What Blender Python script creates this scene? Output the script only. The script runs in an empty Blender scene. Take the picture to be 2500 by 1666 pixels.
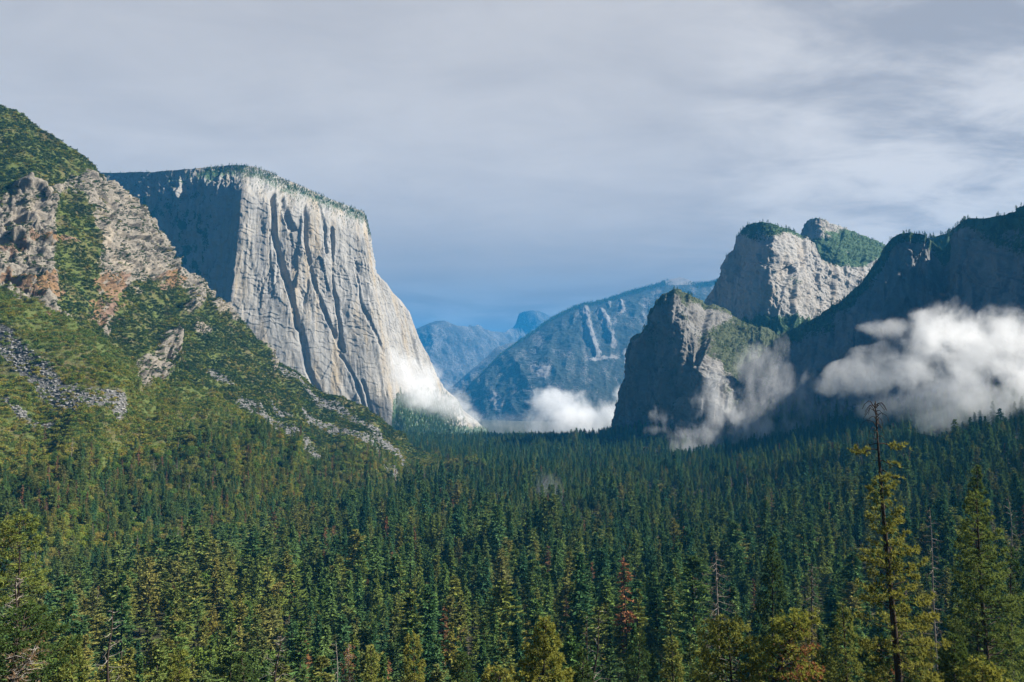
import bpy, math, random
import numpy as np
from mathutils import Vector
R = math.radians
sc = bpy.context.scene
COL = sc.collection
random.seed(7)
rng = np.random.default_rng(11)

# ------------------------------------------------------------------ camera, world, sun, exposure
CAMZ, F, PITCH = 165.0, 2000.0, R(3.5)          # F: focal length in pixels of the 2500 px wide photograph
cam_d = bpy.data.cameras.new('camera'); cam = bpy.data.objects.new('camera', cam_d); COL.objects.link(cam)
cam.location = (0, 0, CAMZ); cam.rotation_euler = (R(90) + PITCH, 0, 0)
cam_d.sensor_width = 36.0; cam_d.lens = 36.0 * F / 2500.0
cam_d.clip_start = 0.5; cam_d.clip_end = 60000
sc.camera = cam

SUN_AZ, SUN_EL = R(86), R(38)                    # azimuth clockwise from the view direction (+Y)
S = Vector((math.cos(SUN_EL) * math.sin(SUN_AZ), math.cos(SUN_EL) * math.cos(SUN_AZ), math.sin(SUN_EL)))
sun_d = bpy.data.lights.new('sun', 'SUN'); sun = bpy.data.objects.new('sun', sun_d); COL.objects.link(sun)
sun_d.energy = 5.0; sun_d.angle = R(0.6); sun_d.color = (1.0, 0.94, 0.84)
sun.rotation_euler = (-S).to_track_quat('-Z', 'Y').to_euler()
sun.location = (0, 0, 3000)

def nd(nt, typ, ins=None, **props):
    n = nt.nodes.new('ShaderNode' + typ)
    for k, v in props.items(): setattr(n, k, v)
    for k, v in (ins or {}).items():
        s = n.inputs[k]
        if isinstance(v, bpy.types.NodeSocket): nt.links.new(v, s)
        else: s.default_value = v
    return n
def mth(nt, op, a, b=0.0, c=None, clamp=False):
    ins = {0: a, 1: b}
    if c is not None: ins[2] = c
    return nd(nt, 'Math', ins, operation=op, use_clamp=clamp).outputs[0]
def vmath(nt, op, a, b=(0, 0, 0)):
    n = nd(nt, 'VectorMath', {0: a, 1: b}, operation=op)
    return n.outputs['Value'] if op in ('LENGTH', 'DOT_PRODUCT', 'DISTANCE') else n.outputs[0]
def mix(nt, f, a, b, blend='MIX'):
    n = nt.nodes.new('ShaderNodeMix'); n.data_type = 'RGBA'; n.blend_type = blend
    for i, v in ((0, f), (6, a), (7, b)):
        if isinstance(v, bpy.types.NodeSocket): nt.links.new(v, n.inputs[i])
        else: n.inputs[i].default_value = v if i == 0 else (*v, 1)[:4]
    return n.outputs[2]
def noise(nt, vec, scale, detail=4, rough=0.55, dist=0.0, dim='3D'):
    return nd(nt, 'TexNoise', {'Vector': vec, 'Scale': scale, 'Detail': detail, 'Roughness': rough, 'Distortion': dist}).outputs[0]
def ramp(nt, f, a, b, o0=0.0, o1=1.0):
    return nd(nt, 'MapRange', {'Value': f, 'From Min': a, 'From Max': b, 'To Min': o0, 'To Max': o1}, interpolation_type='SMOOTHSTEP').outputs[0]

w = bpy.data.worlds.new('World'); sc.world = w; w.use_nodes = True
nt = w.node_tree; nt.nodes.clear()
sky = nd(nt, 'TexSky', sky_type='NISHITA', sun_disc=False, sun_elevation=SUN_EL, sun_rotation=SUN_AZ).outputs[0]
sky = mix(nt, 1.0, sky, (0.18, 0.19, 0.205), 'MULTIPLY')
tc = nd(nt, 'TexCoord').outputs['Generated']
sep = nd(nt, 'SeparateXYZ', {0: tc}); dx, dy, dz = sep.outputs[0], sep.outputs[1], sep.outputs[2]
den = mth(nt, 'ADD', mth(nt, 'MAXIMUM', dz, 0.0), 0.16)
pl = nd(nt, 'CombineXYZ', {0: mth(nt, 'DIVIDE', dx, den), 1: mth(nt, 'DIVIDE', dy, den), 2: 0.0}).outputs[0]
n1 = noise(nt, vmath(nt, 'MULTIPLY', pl, (1.0, 0.8, 1)), 1.2, 6, 0.55, 0.25)
n2 = noise(nt, vmath(nt, 'ADD', vmath(nt, 'MULTIPLY', pl, (1.0, 1.7, 1)), (3.1, 7.7, 0)), 2.4, 8, 0.6, 0.35)
right = ramp(nt, dx, 0.12, 0.5)
amp = mth(nt, 'ADD', mth(nt, 'MULTIPLY', right, 2.0), 0.36)
var = mth(nt, 'MULTIPLY', mth(nt, 'SUBTRACT', mth(nt, 'ADD', mth(nt, 'MULTIPLY', n1, 0.45), mth(nt, 'MULTIPLY', n2, 0.55)), 0.5), amp)
cl = ramp(nt, mth(nt, 'ADD', mth(nt, 'MULTIPLY', var, 2.2), mth(nt, 'ADD', 0.5, mth(nt, 'MULTIPLY', right, 0.16))), 0.0, 1.0)
ccol = mix(nt, cl, (1.50, 1.53, 1.68), (2.80, 2.74, 2.74))
low = ramp(nt, dz, 0.27, 0.03)
lowm = mth(nt, 'MULTIPLY', low, mth(nt, 'SUBTRACT', 1.0, mth(nt, 'MULTIPLY', right, 0.75)))
ccol = mix(nt, lowm, ccol, (0.50, 0.53, 0.60))
band = mth(nt, 'MULTIPLY', ramp(nt, noise(nt, vmath(nt, 'MULTIPLY', tc, (3.0, 3.0, 22.0)), 1.6, 5, 0.55, 0.4), 0.47, 0.7), ramp(nt, dz, 0.22, 0.08))
ccol = mix(nt, mth(nt, 'MULTIPLY', band, 0.45), ccol, (1.45, 1.6, 1.8))
front = mth(nt, 'MULTIPLY', ramp(nt, dy, 0.25, 0.6), ramp(nt, dz, 0.75, 0.5))
bg = nd(nt, 'Background', {0: mix(nt, front, sky, ccol), 1: 0.1})
nt.links.new(bg.outputs[0], nd(nt, 'OutputWorld').inputs[0])

sc.view_settings.view_transform = 'Standard'; sc.view_settings.look = 'None'
sc.view_settings.exposure = 1.4; sc.view_settings.gamma = 1.0
sc.render.engine = 'CYCLES'
cy = sc.cycles
cy.max_bounces = 12; cy.diffuse_bounces = 3; cy.glossy_bounces = 1; cy.transmission_bounces = 2
cy.volume_bounces = 12; cy.transparent_max_bounces = 8
cy.volume_step_rate = 0.17; cy.volume_max_steps = 512
cy.use_denoising = True; cy.denoising_input_passes = 'RGB_ALBEDO_NORMAL'
cy.caustics_reflective = False; cy.caustics_refractive = False
cy.sample_clamp_indirect = 3.0

# ------------------------------------------------------------------ helpers
SP, CP = math.sin(PITCH), math.cos(PITCH)
def unproj(px, py, Y):
    px, py, Y = np.asarray(px, float), np.asarray(py, float), np.asarray(Y, float)
    ax, ay = (px - 1250) / F, (833 - py) / F
    t = Y / (CP - ay * SP)
    return np.stack(np.broadcast_arrays(ax * t, Y, CAMZ + (SP + ay * CP) * t), -1)
def proj(P):
    P = np.asarray(P, float); x, y, z = P[..., 0], P[..., 1], P[..., 2] - CAMZ
    d = np.maximum(y * CP + z * SP, 1e-3); u = -y * SP + z * CP
    return 1250 + F * x / d, 833 - F * u / d, d

_perm = np.random.default_rng(3).permutation(512).astype(np.int64)
_g = np.random.default_rng(5).normal(size=(512, 3)); _g /= np.linalg.norm(_g, axis=1)[:, None]
def perlin(x, y, z=0.0, seed=0):
    x, y, z = np.broadcast_arrays(np.asarray(x, float), np.asarray(y, float), np.asarray(z, float))
    xi, yi, zi = np.floor(x).astype(np.int64), np.floor(y).astype(np.int64), np.floor(z).astype(np.int64)
    xf, yf, zf = x - xi, y - yi, z - zi
    fu = lambda t: t * t * t * (t * (t * 6 - 15) + 10)
    u, v, ww = fu(xf), fu(yf), fu(zf); out = 0
    for i in (0, 1):
        for j in (0, 1):
            for k in (0, 1):
                h = _perm[(_perm[(_perm[(xi + i + seed * 17) & 511] + yi + j) & 511] + zi + k) & 511]
                d = _g[h, 0] * (xf - i) + _g[h, 1] * (yf - j) + _g[h, 2] * (zf - k)
                out = out + d * (u if i else 1 - u) * (v if j else 1 - v) * (ww if k else 1 - ww)
    return out * 1.5
def fbm(x, y, z=0.0, o=5, seed=0, gain=0.5, lac=2.03):
    a, s, f = 1.0, 0, 1.0
    for i in range(o):
        s = s + a * perlin(np.asarray(x) * f, np.asarray(y) * f, np.asarray(z) * f, seed + i); a *= gain; f *= lac
    return s
def ridge(x, y, z=0.0, o=4, seed=0):
    a, s, f = 1.0, 0, 1.0
    for i in range(o):
        s = s + a * (1 - 2 * np.abs(perlin(np.asarray(x) * f, np.asarray(y) * f, np.asarray(z) * f, seed + i))); a *= 0.5; f *= 2.03
    return s
def sstep(a, b, x):
    t = np.clip((np.asarray(x, float) - a) / (b - a), 0, 1); return t * t * (3 - 2 * t)
def tps(ctrl):
    c = np.array(ctrl, float); X = c[:, :2] / 1000; y = c[:, 2]
    def U(r2): return 0.5 * r2 * np.log(np.maximum(r2, 1e-12))
    n = len(X); K = U(((X[:, None] - X[None]) ** 2).sum(-1)) + np.eye(n) * 1e-5
    Pm = np.c_[np.ones(n), X]; A = np.zeros((n + 3, n + 3)); A[:n, :n] = K; A[:n, n:] = Pm; A[n:, :n] = Pm.T
    sol = np.linalg.solve(A, np.r_[y, 0, 0, 0])
    def f(px, py):
        px, py = np.asarray(px, float) / 1000, np.asarray(py, float) / 1000
        o = sol[n] + sol[n + 1] * px + sol[n + 2] * py
        for i in range(n): o = o + sol[i] * U((px - X[i, 0]) ** 2 + (py - X[i, 1]) ** 2)
        return o
    return f
def seg_dist(px, py, line):
    d = np.full(np.shape(px), 1e9)
    for (x0, y0), (x1, y1) in zip(line[:-1], line[1:]):
        vx, vy = x1 - x0, y1 - y0
        t = np.clip(((px - x0) * vx + (py - y0) * vy) / (vx * vx + vy * vy), 0, 1)
        d = np.minimum(d, np.hypot(px - x0 - t * vx, py - y0 - t * vy))
    return d
def blob(px, py, cx, cy, rx, ry, soft=0.35):
    return 1 - sstep(1 - soft, 1 + soft, np.hypot((px - cx) / rx, (py - cy) / ry))

def tag(o, label=None, cat=None, group=None, kind=None):
    if label: o['label'] = label
    if cat: o['category'] = cat
    if group: o['group'] = group
    if kind: o['kind'] = kind
    return o
def link(name, me, parent=None, loc=None):
    o = bpy.data.objects.new(name, me); COL.objects.link(o)
    if parent: o.parent = parent
    if loc is not None: o.location = loc
    return o
def mesh_np(name, V, Fa, mats, attrs=None, smooth=False, midx=None):
    V = np.asarray(V, np.float32).reshape(-1, 3); Fa = np.asarray(Fa, np.int32)
    k = Fa.shape[1]; me = bpy.data.meshes.new(name)
    me.vertices.add(len(V)); me.vertices.foreach_set('co', V.ravel())
    me.loops.add(Fa.size); me.loops.foreach_set('vertex_index', Fa.ravel())
    me.polygons.add(len(Fa)); me.polygons.foreach_set('loop_start', np.arange(0, Fa.size, k, dtype=np.int32))
    me.polygons.foreach_set('loop_total', np.full(len(Fa), k, np.int32))
    if smooth: me.polygons.foreach_set('use_smooth', np.ones(len(Fa), bool))
    if midx is not None: me.polygons.foreach_set('material_index', np.asarray(midx, np.int32))
    for m in mats: me.materials.append(m)
    for an, a in (attrs or {}).items():
        a = np.asarray(a, np.float32)
        if a.ndim == 2: me.attributes.new(an, 'FLOAT_VECTOR', 'POINT').data.foreach_set('vector', a.ravel())
        else: me.attributes.new(an, 'FLOAT', 'POINT').data.foreach_set('value', a.ravel())
    me.update(calc_edges=True); me.validate()
    return me

def grid_normals(P):
    du = np.gradient(P, axis=1); dv = np.gradient(P, axis=0)
    N = np.cross(du, dv); N /= np.linalg.norm(N, axis=2)[..., None] + 1e-9
    flip = ((P - np.array([0, 0, CAMZ])) * N).sum(2) > 0
    N[flip] *= -1
    return N
def relief(name, rows, nu, nv, depth, disp, mat, back=((20, 0), (80, 15), (250, 80), (600, 420)), attr=None, label=None, vexp=1.0, topfade=0.5, skirt=80, fine=0):
    """A landform: its skyline and its foot each as a curve of bearings, every point put at its own distance, relief added along
    the surface normal, then carried on behind the skyline and down the far side."""
    r = np.array(rows, float)
    k = np.r_[0, np.cumsum(np.hypot(np.diff(r[:, 0]), np.diff(r[:, 1])) + 0.15 * np.hypot(np.diff(r[:, 2]), np.diff(r[:, 3])))]; k /= k[-1]
    u = np.linspace(0, 1, nu); v = np.linspace(0, 1, nv) ** vexp
    tx, ty, bx, by = [np.interp(u, k, r[:, i]) for i in range(4)]
    PX = bx[None] + (tx - bx)[None] * v[:, None]; PY = by[None] + (ty - by)[None] * v[:, None]
    U, Vv = np.meshgrid(u, v)
    P = unproj(PX, PY, depth(PX, PY, U, Vv))
    N = grid_normals(P)
    s = np.cumsum(np.r_[0, np.linalg.norm(np.diff(P[nv // 2], axis=0), axis=1)])
    Sg = np.broadcast_to(s[None], U.shape)
    D = disp(P, N, Sg, PX, PY, U, Vv) * (1 - topfade * sstep(0.93, 1.0, Vv))
    P = P + N * D[..., None]
    N = grid_normals(P)
    A = attr(P, N, Sg, PX, PY, U, Vv) if attr else {}
    A['flow'] = np.stack([Sg, P[..., 2], U * 1000], -1)
    rad = P[-1] * np.array([1, 1, 0]); rad /= np.linalg.norm(rad, axis=1)[:, None]
    ext = [P[-1] + rad * d + np.array([0, 0, -1.0]) * h + rad * (8 * perlin(s / 40, d / 40.0, 3))[:, None] for d, h in back]
    foot = P[0] - np.array([0, 0, skirt])
    G = np.concatenate([foot[None], P] + [e[None] for e in ext]); nr = len(G)
    for an in A:
        a = A[an]; A[an] = np.concatenate([a[:1], a] + [a[-1:]] * len(ext)).reshape(-1, *a.shape[2:])
    i = np.arange(nr * nu).reshape(nr, nu)
    Fa = np.stack([i[:-1, :-1], i[:-1, 1:], i[1:, 1:], i[1:, :-1]], -1).reshape(-1, 4)
    me = mesh_np(name, G, Fa, [mat], A)
    o = link(name, me); tag(o, label, kind='structure')
    return dict(o=o, P=P, N=N, PX=PX, PY=PY, U=U, V=Vv)
def scatter(g, n, mask, r=rng, jitter=1.0):
    P = g['P']; a = np.linalg.norm(np.cross(P[1:, :-1] - P[:-1, :-1], P[:-1, 1:] - P[:-1, :-1]), axis=2)
    wgt = a * mask[:-1, :-1]; c = np.cumsum(wgt.ravel()); 
    idx = np.searchsorted(c, r.random(n) * c[-1]); idx = np.minimum(idx, wgt.size - 1)
    iy, ix = np.unravel_index(idx, wgt.shape); fu, fv = r.random((2, n))
    Q = P[iy, ix] * ((1 - fu) * (1 - fv))[:, None] + P[iy, ix + 1] * (fu * (1 - fv))[:, None] + P[iy + 1, ix] * ((1 - fu) * fv)[:, None] + P[iy + 1, ix + 1] * (fu * fv)[:, None]
    return Q, iy, ix

# ------------------------------------------------------------------ materials
def new_mat(name):
    m = bpy.data.materials.new(name); m.use_nodes = True; m.node_tree.nodes.clear(); return m, m.node_tree
def finish(nt, col, rough=0.95, bump=None, bstr=0.5, bdist=1.0, spec=0.1):
    b = nd(nt, 'BsdfPrincipled', {'Base Color': col, 'Roughness': rough, 'Specular IOR Level': spec})
    if bump is not None:
        bm = nd(nt, 'Bump', {'Height': bump, 'Strength': bstr, 'Distance': bdist}); nt.links.new(bm.outputs[0], b.inputs['Normal'])
    nt.links.new(b.outputs[0], nd(nt, 'OutputMaterial').inputs[0])
def attr(nt, name, vec=False, typ='GEOMETRY'):
    n = nd(nt, 'Attribute', attribute_name=name, attribute_type=typ); return n.outputs['Vector'] if vec else n.outputs['Fac']

def granite_mat(name, light, tan, dark, veg=(0.03, 0.055, 0.025), tan_amt=0.5, dark_amt=0.5, vstretch=9.0, scale=1.0):
    m, nt = new_mat(name)
    pos = nd(nt, 'NewGeometry').outputs['Position']; fl = attr(nt, 'flow', True)
    st = vmath(nt, 'MULTIPLY', fl, (1, 1 / vstretch, 0.0))
    n1 = noise(nt, st, 0.020 * scale, 6, 0.6, 0.4); n2 = noise(nt, vmath(nt, 'ADD', st, (913, 71, 5)), 0.045 * scale, 6, 0.62, 0.3)
    n3 = noise(nt, pos, 0.012 * scale, 6, 0.62); n4 = noise(nt, pos, 0.16 * scale, 5, 0.65)
    c = mix(nt, mth(nt, 'MULTIPLY', ramp(nt, n1, 0.45, 0.68), tan_amt), light, tan)
    c = mix(nt, mth(nt, 'MULTIPLY', ramp(nt, n2, 0.52, 0.72), dark_amt), c, dark)
    c = mix(nt, ramp(nt, n3, 0.35, 0.7, 0.0, 0.35), c, (0.30, 0.295, 0.29), 'MIX')
    c = mix(nt, 1.0, c, mix(nt, n4, (0.72, 0.72, 0.72), (1.25, 1.25, 1.25)), 'MULTIPLY')
    vg = attr(nt, 'veg')
    vm = ramp(nt, mth(nt, 'ADD', vg, mth(nt, 'MULTIPLY', mth(nt, 'SUBTRACT', n4, 0.5), 1.2)), 0.42, 0.6)
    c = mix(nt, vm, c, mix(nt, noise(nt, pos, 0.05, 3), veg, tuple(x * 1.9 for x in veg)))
    finish(nt, c, 0.95, mth(nt, 'ADD', noise(nt, st, 0.12 * scale, 6, 0.7, 0.5), mth(nt, 'MULTIPLY', n4, 0.5)), 0.8, 3.0)
    return m
M = {}
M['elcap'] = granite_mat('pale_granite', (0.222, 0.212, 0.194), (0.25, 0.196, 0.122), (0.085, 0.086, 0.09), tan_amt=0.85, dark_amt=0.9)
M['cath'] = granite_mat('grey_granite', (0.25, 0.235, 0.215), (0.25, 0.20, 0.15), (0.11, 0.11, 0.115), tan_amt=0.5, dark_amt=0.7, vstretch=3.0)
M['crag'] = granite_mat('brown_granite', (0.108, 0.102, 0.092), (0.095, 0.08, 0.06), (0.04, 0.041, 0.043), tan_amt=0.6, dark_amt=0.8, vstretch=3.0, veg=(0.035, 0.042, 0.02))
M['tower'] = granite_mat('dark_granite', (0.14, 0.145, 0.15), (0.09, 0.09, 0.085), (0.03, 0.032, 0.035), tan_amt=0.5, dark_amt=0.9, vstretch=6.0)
M['far'] = granite_mat('far_granite', (0.04, 0.038, 0.036), (0.055, 0.05, 0.046), (0.022, 0.022, 0.022), tan_amt=0.4, dark_amt=0.6, vstretch=3, scale=0.35, veg=(0.011, 0.014, 0.012))

m, nt = new_mat('hillside'); M['hill'] = m
pos = nd(nt, 'NewGeometry').outputs['Position']
n4 = noise(nt, pos, 0.10, 7, 0.68); n5 = noise(nt, pos, 0.022, 5, 0.6); n6 = noise(nt, vmath(nt, 'MULTIPLY', pos, (1, 1, 3.2)), 0.09, 6, 0.7)
rock = mix(nt, n6, (0.075, 0.072, 0.068), (0.30, 0.265, 0.215))
rock = mix(nt, ramp(nt, n5, 0.5, 0.7, 0, 0.6), rock, (0.31, 0.26, 0.195))
soil = mix(nt, n4, (0.12, 0.08, 0.048), (0.24, 0.145, 0.07)); soil = mix(nt, ramp(nt, n5, 0.42, 0.58), soil, (0.17, 0.115, 0.085))
tal = mix(nt, noise(nt, pos, 0.45, 4, 0.8), (0.05, 0.05, 0.051), (0.175, 0.172, 0.165))
gr = mix(nt, n4, (0.04, 0.065, 0.02), (0.115, 0.13, 0.036)); gr = mix(nt, ramp(nt, n5, 0.45, 0.65), gr, (0.10, 0.085, 0.04))
wob = mth(nt, 'MULTIPLY', mth(nt, 'SUBTRACT', n4, 0.5), 1.3)
c = mix(nt, ramp(nt, mth(nt, 'ADD', attr(nt, 'rock'), wob), 0.4, 0.55), gr, rock)
c = mix(nt, ramp(nt, mth(nt, 'ADD', attr(nt, 'soil'), wob), 0.4, 0.6), c, soil)
c = mix(nt, ramp(nt, mth(nt, 'ADD', attr(nt, 'talus'), wob), 0.4, 0.55), c, tal)
finish(nt, c, 0.95, mth(nt, 'ADD', n6, noise(nt, pos, 0.5, 4, 0.7)), 0.9, 2.0)

m, nt = new_mat('forest_floor'); M['ground'] = m
pos = nd(nt, 'NewGeometry').outputs['Position']
c = mix(nt, noise(nt, pos, 0.05, 6), (0.020, 0.026, 0.012), (0.06, 0.055, 0.028))
c = mix(nt, ramp(nt, noise(nt, pos, 0.006, 4), 0.62, 0.7), c, (0.10, 0.085, 0.04))
finish(nt, c, 1.0, noise(nt, pos, 0.4, 4), 0.7, 1.0)

def foliage_mat(name, cols, trans=0.14, var=1.0):
    m, nt = new_mat(name)
    rnd = nd(nt, 'ObjectInfo').outputs['Random']; pos = nd(nt, 'NewGeometry').outputs['Position']
    cr = nd(nt, 'ValToRGB', {0: rnd}); e = cr.color_ramp.elements
    e[0].position = 0; e[0].color = (*cols[0], 1); e[1].position = 1; e[1].color = (*cols[-1], 1)
    for i, cc in enumerate(cols[1:-1]):
        x = e.new((i + 1) / (len(cols) - 1)); x.color = (*cc, 1)
    n = noise(nt, pos, 0.8, 3, 0.6); n2 = noise(nt, pos, 0.012, 3, 0.5)
    c = mix(nt, 1.0, cr.outputs[0], mix(nt, n, (0.45, 0.5, 0.5), (1.6, 1.5, 1.4)), 'MULTIPLY')
    c = mix(nt, 1.0, c, mix(nt, ramp(nt, n2, 0.3, 0.7), (0.8, 0.9, 1.05), (1.2, 1.1, 0.85)), 'MULTIPLY')
    d = nd(nt, 'BsdfDiffuse', {0: c}); t = nd(nt, 'BsdfTranslucent', {0: c})
    mx = nd(nt, 'MixShader', {0: trans, 1: d.outputs[0], 2: t.outputs[0]})
    nt.links.new(mx.outputs[0], nd(nt, 'OutputMaterial').inputs[0])
    return m
M['fir'] = foliage_mat('fir_needles', [(0.045, 0.11, 0.055), (0.07, 0.145, 0.06), (0.105, 0.175, 0.058), (0.145, 0.19, 0.058)])
M['pine'] = foliage_mat('pine_needles', [(0.07, 0.14, 0.05), (0.11, 0.165, 0.05), (0.15, 0.185, 0.055), (0.19, 0.185, 0.06)])
M['oak'] = foliage_mat('oak_leaves', [(0.07, 0.14, 0.03), (0.12, 0.175, 0.036), (0.18, 0.195, 0.042), (0.22, 0.185, 0.055)])
M['rust'] = foliage_mat('dead_needles', [(0.13, 0.085, 0.05), (0.19, 0.105, 0.06), (0.26, 0.13, 0.075)])
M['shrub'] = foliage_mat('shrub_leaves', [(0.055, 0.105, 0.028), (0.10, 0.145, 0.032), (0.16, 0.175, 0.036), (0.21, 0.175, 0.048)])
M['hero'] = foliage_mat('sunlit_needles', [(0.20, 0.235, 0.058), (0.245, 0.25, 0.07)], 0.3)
M['hero_dark'] = foliage_mat('deep_green_and_shade_needles', [(0.065, 0.111, 0.039), (0.085, 0.130, 0.039)], 0.3)
M['coral'] = foliage_mat('coral_dead_needles', [(0.26, 0.135, 0.08), (0.29, 0.15, 0.09)], 0.2)
M['twigs'] = foliage_mat('brown_dry_twigs', [(0.16, 0.11, 0.07), (0.19, 0.125, 0.08)], 0.1)
def bark_mat(name, a, b):
    m, nt = new_mat(name); pos = nd(nt, 'NewGeometry').outputs['Position']
    n = noise(nt, vmath(nt, 'MULTIPLY', pos, (1, 1, 0.2)), 4.0, 5, 0.7)
    finish(nt, mix(nt, n, a, b), 0.95, n, 0.8, 0.05); return m
M['bark'] = bark_mat('dark_bark', (0.022, 0.018, 0.015), (0.075, 0.055, 0.042))
M['deadwood'] = bark_mat('grey_deadwood', (0.11, 0.095, 0.08), (0.33, 0.295, 0.26))

# ------------------------------------------------------------------ the ground
def gz(x, y):
    x, y = np.asarray(x, float), np.asarray(y, float)
    near = np.interp(y, [-400, 0, 12, 60, 120, 200, 300, 450, 650, 900], [210, 163.3, 160.5, 138, 112, 76, 42, 14, 3, 0])
    xr = x - (170 + 0.14 * y)
    rt = 0.135 * (np.sqrt(xr * xr + 90.0 ** 2) + xr) - 3
    rt = np.minimum(rt, 200) * sstep(250, 700, y) * (1 - sstep(2300, 3000, y))
    n = 5 * fbm(x / 260, y / 260, 0.3, 3, 4)
    n = n - 75 * sstep(2500, 4200, y)
    knoll = 48 * np.exp(-(((x - 330) / 210) ** 2 + ((y - 2230) / 200) ** 2))
    return near + np.maximum(rt, 0) + n * sstep(150, 500, y) + knoll
def axis(a, b, n, c, p):
    t = np.linspace(-1, 1, n); s = np.sign(t) * np.abs(t) ** p
    return np.where(s < 0, c + s * (c - a), c + s * (b - c))
gx = axis(-20000, 20000, 260, 200, 3.0); gy = np.r_[np.linspace(-3000, -100, 12), np.linspace(-60, 900, 110), np.linspace(920, 4000, 130), np.linspace(4200, 30000, 40)]
GX, GY = np.meshgrid(gx, gy); GP = np.stack([GX, GY, gz(GX, GY)], -1)
gi = np.arange(GP[..., 0].size).reshape(GX.shape)
GF = np.stack([gi[:-1, :-1], gi[:-1, 1:], gi[1:, 1:], gi[1:, :-1]], -1).reshape(-1, 4)
g_me = mesh_np('ground', GP, GF, [M['ground']], smooth=True)
tag(link('ground', g_me), 'brown forest floor of the valley running between the cliffs', kind='structure')

# ------------------------------------------------------------------ landforms (bearings in photo pixels, distances in metres)
def hash2(i, j, k):
    return _perm[(_perm[(i.astype(np.int64) + k * 31) & 511] + j.astype(np.int64) * 7) & 511] / 255.5 - 1.0
def panels(s_, z, W, Hh, seed, wrp=1.0):
    """flat faces of uneven width and height standing a little before or behind one another, each turned a little"""
    a = s_ / W + wrp * perlin(s_ / (2.6 * W), z / (7 * W), seed, seed) + 0.12 * perlin(s_ / (0.3 * W), z / W, 3.3, seed)
    ia = np.floor(a); fa = a - ia
    b = z / Hh + 5 * hash2(ia, ia, seed) + 0.35 * perlin(s_ / (0.7 * W), z / Hh, 7.1, seed + 1); ib = np.floor(b)
    tilt = hash2(ia, ia, seed + 2); off = hash2(ia, ib, seed + 3); soft = sstep(0, 0.10, fa) * (1 - sstep(0.90, 1, fa))
    return (0.55 * off + 0.75 * tilt * (fa - 0.5)) * (0.35 + 0.65 * soft)
# --- the left hillside
hill_rows = [(-420, 60, -420, 1760), (-250, 150, -250, 1660), (-120, 225, -120, 1560), (0, 278, 0, 1500), (42, 295, 40, 1490), (85, 331, 80, 1480), (140, 363, 130, 1465), (178, 390, 170, 1455),
    (212, 420, 205, 1445), (238, 458, 235, 1438), (267, 470, 265, 1430), (293, 479, 290, 1422), (323, 526, 320, 1410), (340, 547, 340, 1405), (361, 581, 360, 1395),
    (378, 590, 380, 1390), (395, 641, 395, 1385), (400, 671, 405, 1380), (433, 692, 440, 1370), (467, 713, 475, 1355), (510, 751, 515, 1340), (552, 768, 555, 1325),
    (569, 802, 575, 1315), (603, 832, 610, 1300), (637, 866, 645, 1285), (654, 892, 665, 1280), (693, 921, 705, 1270), (748, 949, 760, 1250), (821, 990, 830, 1230),
    (895, 1036, 905, 1212), (964, 1064, 970, 1198), (1005, 1092, 1010, 1190), (1060, 1118, 1065, 1180), (1130, 1152, 1130, 1172), (1180, 1172, 1180, 1176)]
hill_depth = tps([(-400, 80, 1500), (0, 278, 1520), (212, 420, 1570), (400, 671, 1650), (650, 890, 1700), (900, 1040, 1730), (1130, 1152, 1690),
    (0, 900, 1010), (0, 600, 1240), (0, 1200, 770), (0, 1450, 560), (-300, 1000, 850), (-300, 600, 1150), (-300, 1600, 470), (300, 900, 1190), (200, 650, 1330), (300, 1200, 880), (600, 1060, 1330), (600, 1250, 1010),
    (800, 1120, 1440), (900, 1200, 1270), (1130, 1172, 1560), (300, 1400, 690), (600, 1310, 880), (1000, 1150, 1570)])
RIB = [(-100, 720), (0, 775), (180, 880), (330, 968), (500, 1055), (640, 1130)]
def hill_disp(P, N, Sg, PX, PY, U, V):
    x, y, z = P[..., 0], P[..., 1], P[..., 2]
    fade = sstep(0.0, 0.25, V)
    ribs = 30 * ridge(Sg / 240 + 0.35 * fbm(x / 300, z / 300, 1, 2, 9), z / 900, 0.5, 3, 21)
    yr = np.interp(PX, [a for a, b in RIB], [b for a, b in RIB])
    below = sstep(-8, 22, PY - yr) * (PX < 700)
    rib = 34 * below * (1 - sstep(60, 260, PY - yr))
    rk = hill_rock(PX, PY)
    zz = z + 0.25 * x + 7 * fbm(x / 50, y / 50, z / 50, 3, 31)
    hp = lambda W, Hh, sd: panels(zz, Sg + 0.3 * z, W, Hh, sd)
    vp = lambda W, Hh, sd: panels(Sg, z, W, Hh, sd)
    rocky = rk * (17 * hp(34, 90, 21) + 10 * hp(14, 40, 22) + 6 * hp(6, 22, 23) + 12 * vp(46, 60, 24) + 7 * vp(18, 26, 25) + 6 * ridge(x / 45, y / 45, z / 50, 5, 41) + 3 * fbm(x / 9, y / 9, z / 6, 4, 43))
    return fade * (ribs * 0.75 + rib) + 7 * fade * fbm(x / 70, y / 70, z / 70, 4, 51) + 1.3 * fbm(x / 11, y / 11, z / 11, 4, 57) + rocky
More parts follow.
